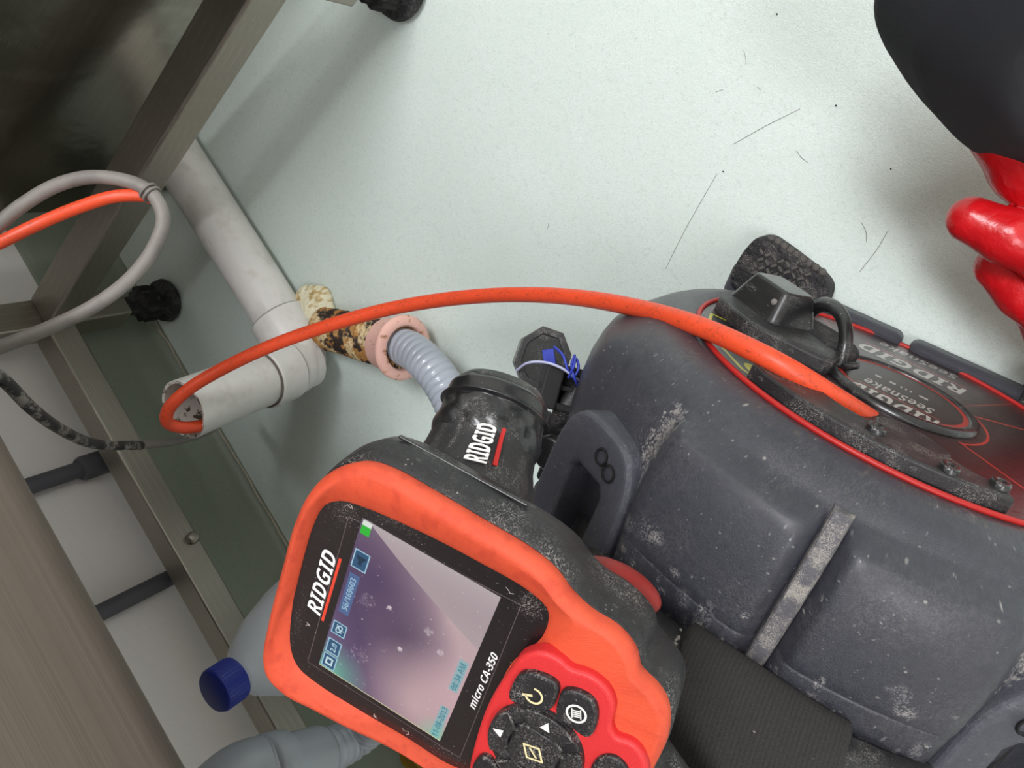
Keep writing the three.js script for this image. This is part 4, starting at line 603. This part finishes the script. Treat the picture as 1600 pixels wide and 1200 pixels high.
// ------------------------------------------------------------------ the person's arm and gloved hand
function sdfMesh(bones, centre, half, res, k) {   // smooth union of tapered capsules, meshed by marching cubes
  const mc = new MarchingCubes(res, M.glove, false, false, 200000); mc.isolation = 0; const size = mc.size, hs = mc.halfsize, v = V3(0, 0, 0), pa = V3(0, 0, 0);
  for (let z = 0; z < size; z++) for (let y = 0; y < size; y++) for (let x = 0; x < size; x++) {
    v.set((x - hs) / hs, (y - hs) / hs, (z - hs) / hs).multiplyScalar(half).add(centre); let d = 1;
    for (const [a, b, ra, rb, kk] of bones) { pa.copy(b).sub(a); const L2 = pa.lengthSq(), h = clamp01(((v.x - a.x) * pa.x + (v.y - a.y) * pa.y + (v.z - a.z) * pa.z) / L2); const q = Math.hypot(v.x - a.x - pa.x * h, v.y - a.y - pa.y * h, v.z - a.z - pa.z * h) - (ra + (rb - ra) * h); const kx = kk || k, w = Math.max(kx - Math.abs(d - q), 0) / kx; d = Math.min(d, q) - w * w * kx * 0.25; }
    mc.field[x + y * size + z * size * size] = -d;
  }
  mc.update(); const n = mc.count, g = new THREE.BufferGeometry(), pos = mc.positionArray.slice(0, n * 3), nor = mc.normalArray.slice(0, n * 3), uv = new Float32Array(n * 2);
  for (let i = 0; i < n; i++) { for (let c = 0; c < 3; c++) pos[i * 3 + c] = pos[i * 3 + c] * half + centre.getComponent(c); uv[i * 2] = pos[i * 3] + pos[i * 3 + 1] * 0.5; uv[i * 2 + 1] = pos[i * 3 + 2] + pos[i * 3 + 1] * 0.5; }
  g.setAttribute('position', new THREE.BufferAttribute(pos, 3)); g.setAttribute('normal', new THREE.BufferAttribute(nor, 3)); g.setAttribute('uv', new THREE.BufferAttribute(uv, 2)); return g;
}
{
  const t = thing('person', 'person reaching down in a black sleeve and red rubber glove, only the arm in view', 'person', V3(0, 0, 0));
  const wr = at(1640, 205, 0.43), kn = (px, py, s) => at(px, py, s);
  const B = [];
  B.push([at(1625, 165, 0.42), wr, 0.027, 0.028]);                                            // wrist, inside the cuff
  B.push([wr, kn(1730, 300, 0.44), 0.028, 0.031], [kn(1730, 300, 0.44), kn(1765, 420, 0.45), 0.03, 0.027]);
  const finger = (pts, r0, r1) => { for (let i = 0; i < pts.length - 1; i++) B.push([pts[i], pts[i + 1], r0 + (r1 - r0) * i / (pts.length - 1), r0 + (r1 - r0) * (i + 1) / (pts.length - 1), 0.006]); };
  finger([kn(1568, 205, 0.425), kn(1603, 262, 0.435), kn(1648, 318, 0.445), kn(1700, 360, 0.45)], 0.0178, 0.0175);   // thumb side below the cuff
  finger([kn(1740, 425, 0.44), kn(1640, 398, 0.435), kn(1575, 371, 0.438), kn(1517, 343, 0.445)], 0.0168, 0.0132);   // forefinger
  finger([kn(1745, 520, 0.46), kn(1655, 500, 0.455), kn(1600, 456, 0.46), kn(1562, 418, 0.467)], 0.0165, 0.0142);    // middle finger
  finger([kn(1750, 570, 0.465), kn(1690, 556, 0.468), kn(1640, 520, 0.474), kn(1618, 490, 0.48)], 0.0145, 0.0118);   // ring finger
  finger([kn(1760, 610, 0.47), kn(1715, 600, 0.48), kn(1680, 575, 0.486)], 0.0125, 0.0105);                          // little finger
  const gc = at(1670, 390, 0.455);
  mesh('glove', sdfMesh(B, gc, 0.13, 92, 0.014), M.glove, t);
  // sleeve with soft folds, from the shoulder side down to a loose cuff
  const sp = spline([at(1900, -330, 0.26).add(V3(0.26, 0.26, -0.08)), at(1900, -330, 0.26).add(V3(0.1, 0.08, -0.02)), at(1900, -330, 0.26), at(1700, -170, 0.30), at(1545, -50, 0.335), at(1546, 35, 0.365), at(1592, 118, 0.395), at(1640, 172, 0.42), at(1660, 200, 0.428)]);
  const sl = sweep(sp, 180, (s, a, u) => { const base = 0.0405 + 0.012 * smooth(0.5, 0, u) - 0.007 * smooth(0.76, 1, u); return base + 0.0034 * Math.pow(Math.abs(Math.sin(a * 2 + s * 7)), 3) * Math.sin(u * 9) + 0.0024 * Math.pow(Math.abs(Math.sin(a * 3.5 - s * 12 + 1)), 4) - 0.001 + (u > 0.985 ? -0.004 * (u - 0.985) / 0.015 : 0); }, { seg: 56 });
  mesh('sleeve', sl, M.sleeve, t);
}
// ------------------------------------------------------------------ loose hairs and grit on the floor
for (const [label, pts] of [
  ['long straight hair slanting on the floor midway between reel and black sleeve', [[1146, 225], [1200, 195], [1250, 170]]],
  ['short upright hair on the floor near the top edge, highest of the hairs', [[1162, 78], [1165, 92], [1166, 102]]],
  ['curved hair on the floor right of the rubber foot, beside a straight one', [[1346, 348], [1353, 362], [1354, 378]]],
  ['straight hair on the floor right of the rubber foot, nearest the red glove', [[1343, 425], [1370, 390], [1388, 360]]],
  ['short curled hair on the floor just under the long slanting one', [[1245, 236], [1252, 246], [1262, 254]]],
  ['longest thin hair running up the floor from the top of the reel', [[1040, 420], [1070, 360], [1120, 272]]],
  ['tiny hair on the open floor above the arching orange cable', [[855, 358], [857, 352], [857, 348]]],
  ['tiny level hair on the floor left of a speck-sized one, above the long slanting hair', [[1118, 144], [1124, 142], [1130, 140]]],
  ['speck-sized hair on the floor, smallest of all the hairs', [[1184, 136], [1188, 141]]]]) {
  const c = pts.map(([x, y]) => onY(x, y, 0.0003)); if (c.length < 3) c.splice(1, 0, c[0].clone().lerp(c[1], 0.5).add(V3(0.0005, 0, 0.0004)));
  tag(mesh('hair', sweep(spline(c), 16, 0.00017, { seg: 5 }), M.hair), label, 'hair', 'fine dark hairs lying on the floor');
}
for (const [label, x, y] of [['dark grit speck on the floor left of the black sleeve', 1306, 165], ['dark grit speck on the floor near the top edge of the photo', 1214, 22], ['dark grit speck on the floor nearest above the red glove', 1392, 264], ['dark grit speck on the floor at the upper end of the longest hair', 1130, 268]]) {
  const p = onY(x, y, 0.0006); tag(mesh('grit', new THREE.IcosahedronGeometry(0.0006, 1).scale(1, 0.6, 1.2).translate(p.x, p.y, p.z), M.dark), label, 'grit', 'specks of grit on the floor');
}

renderer.render(scene, camera);
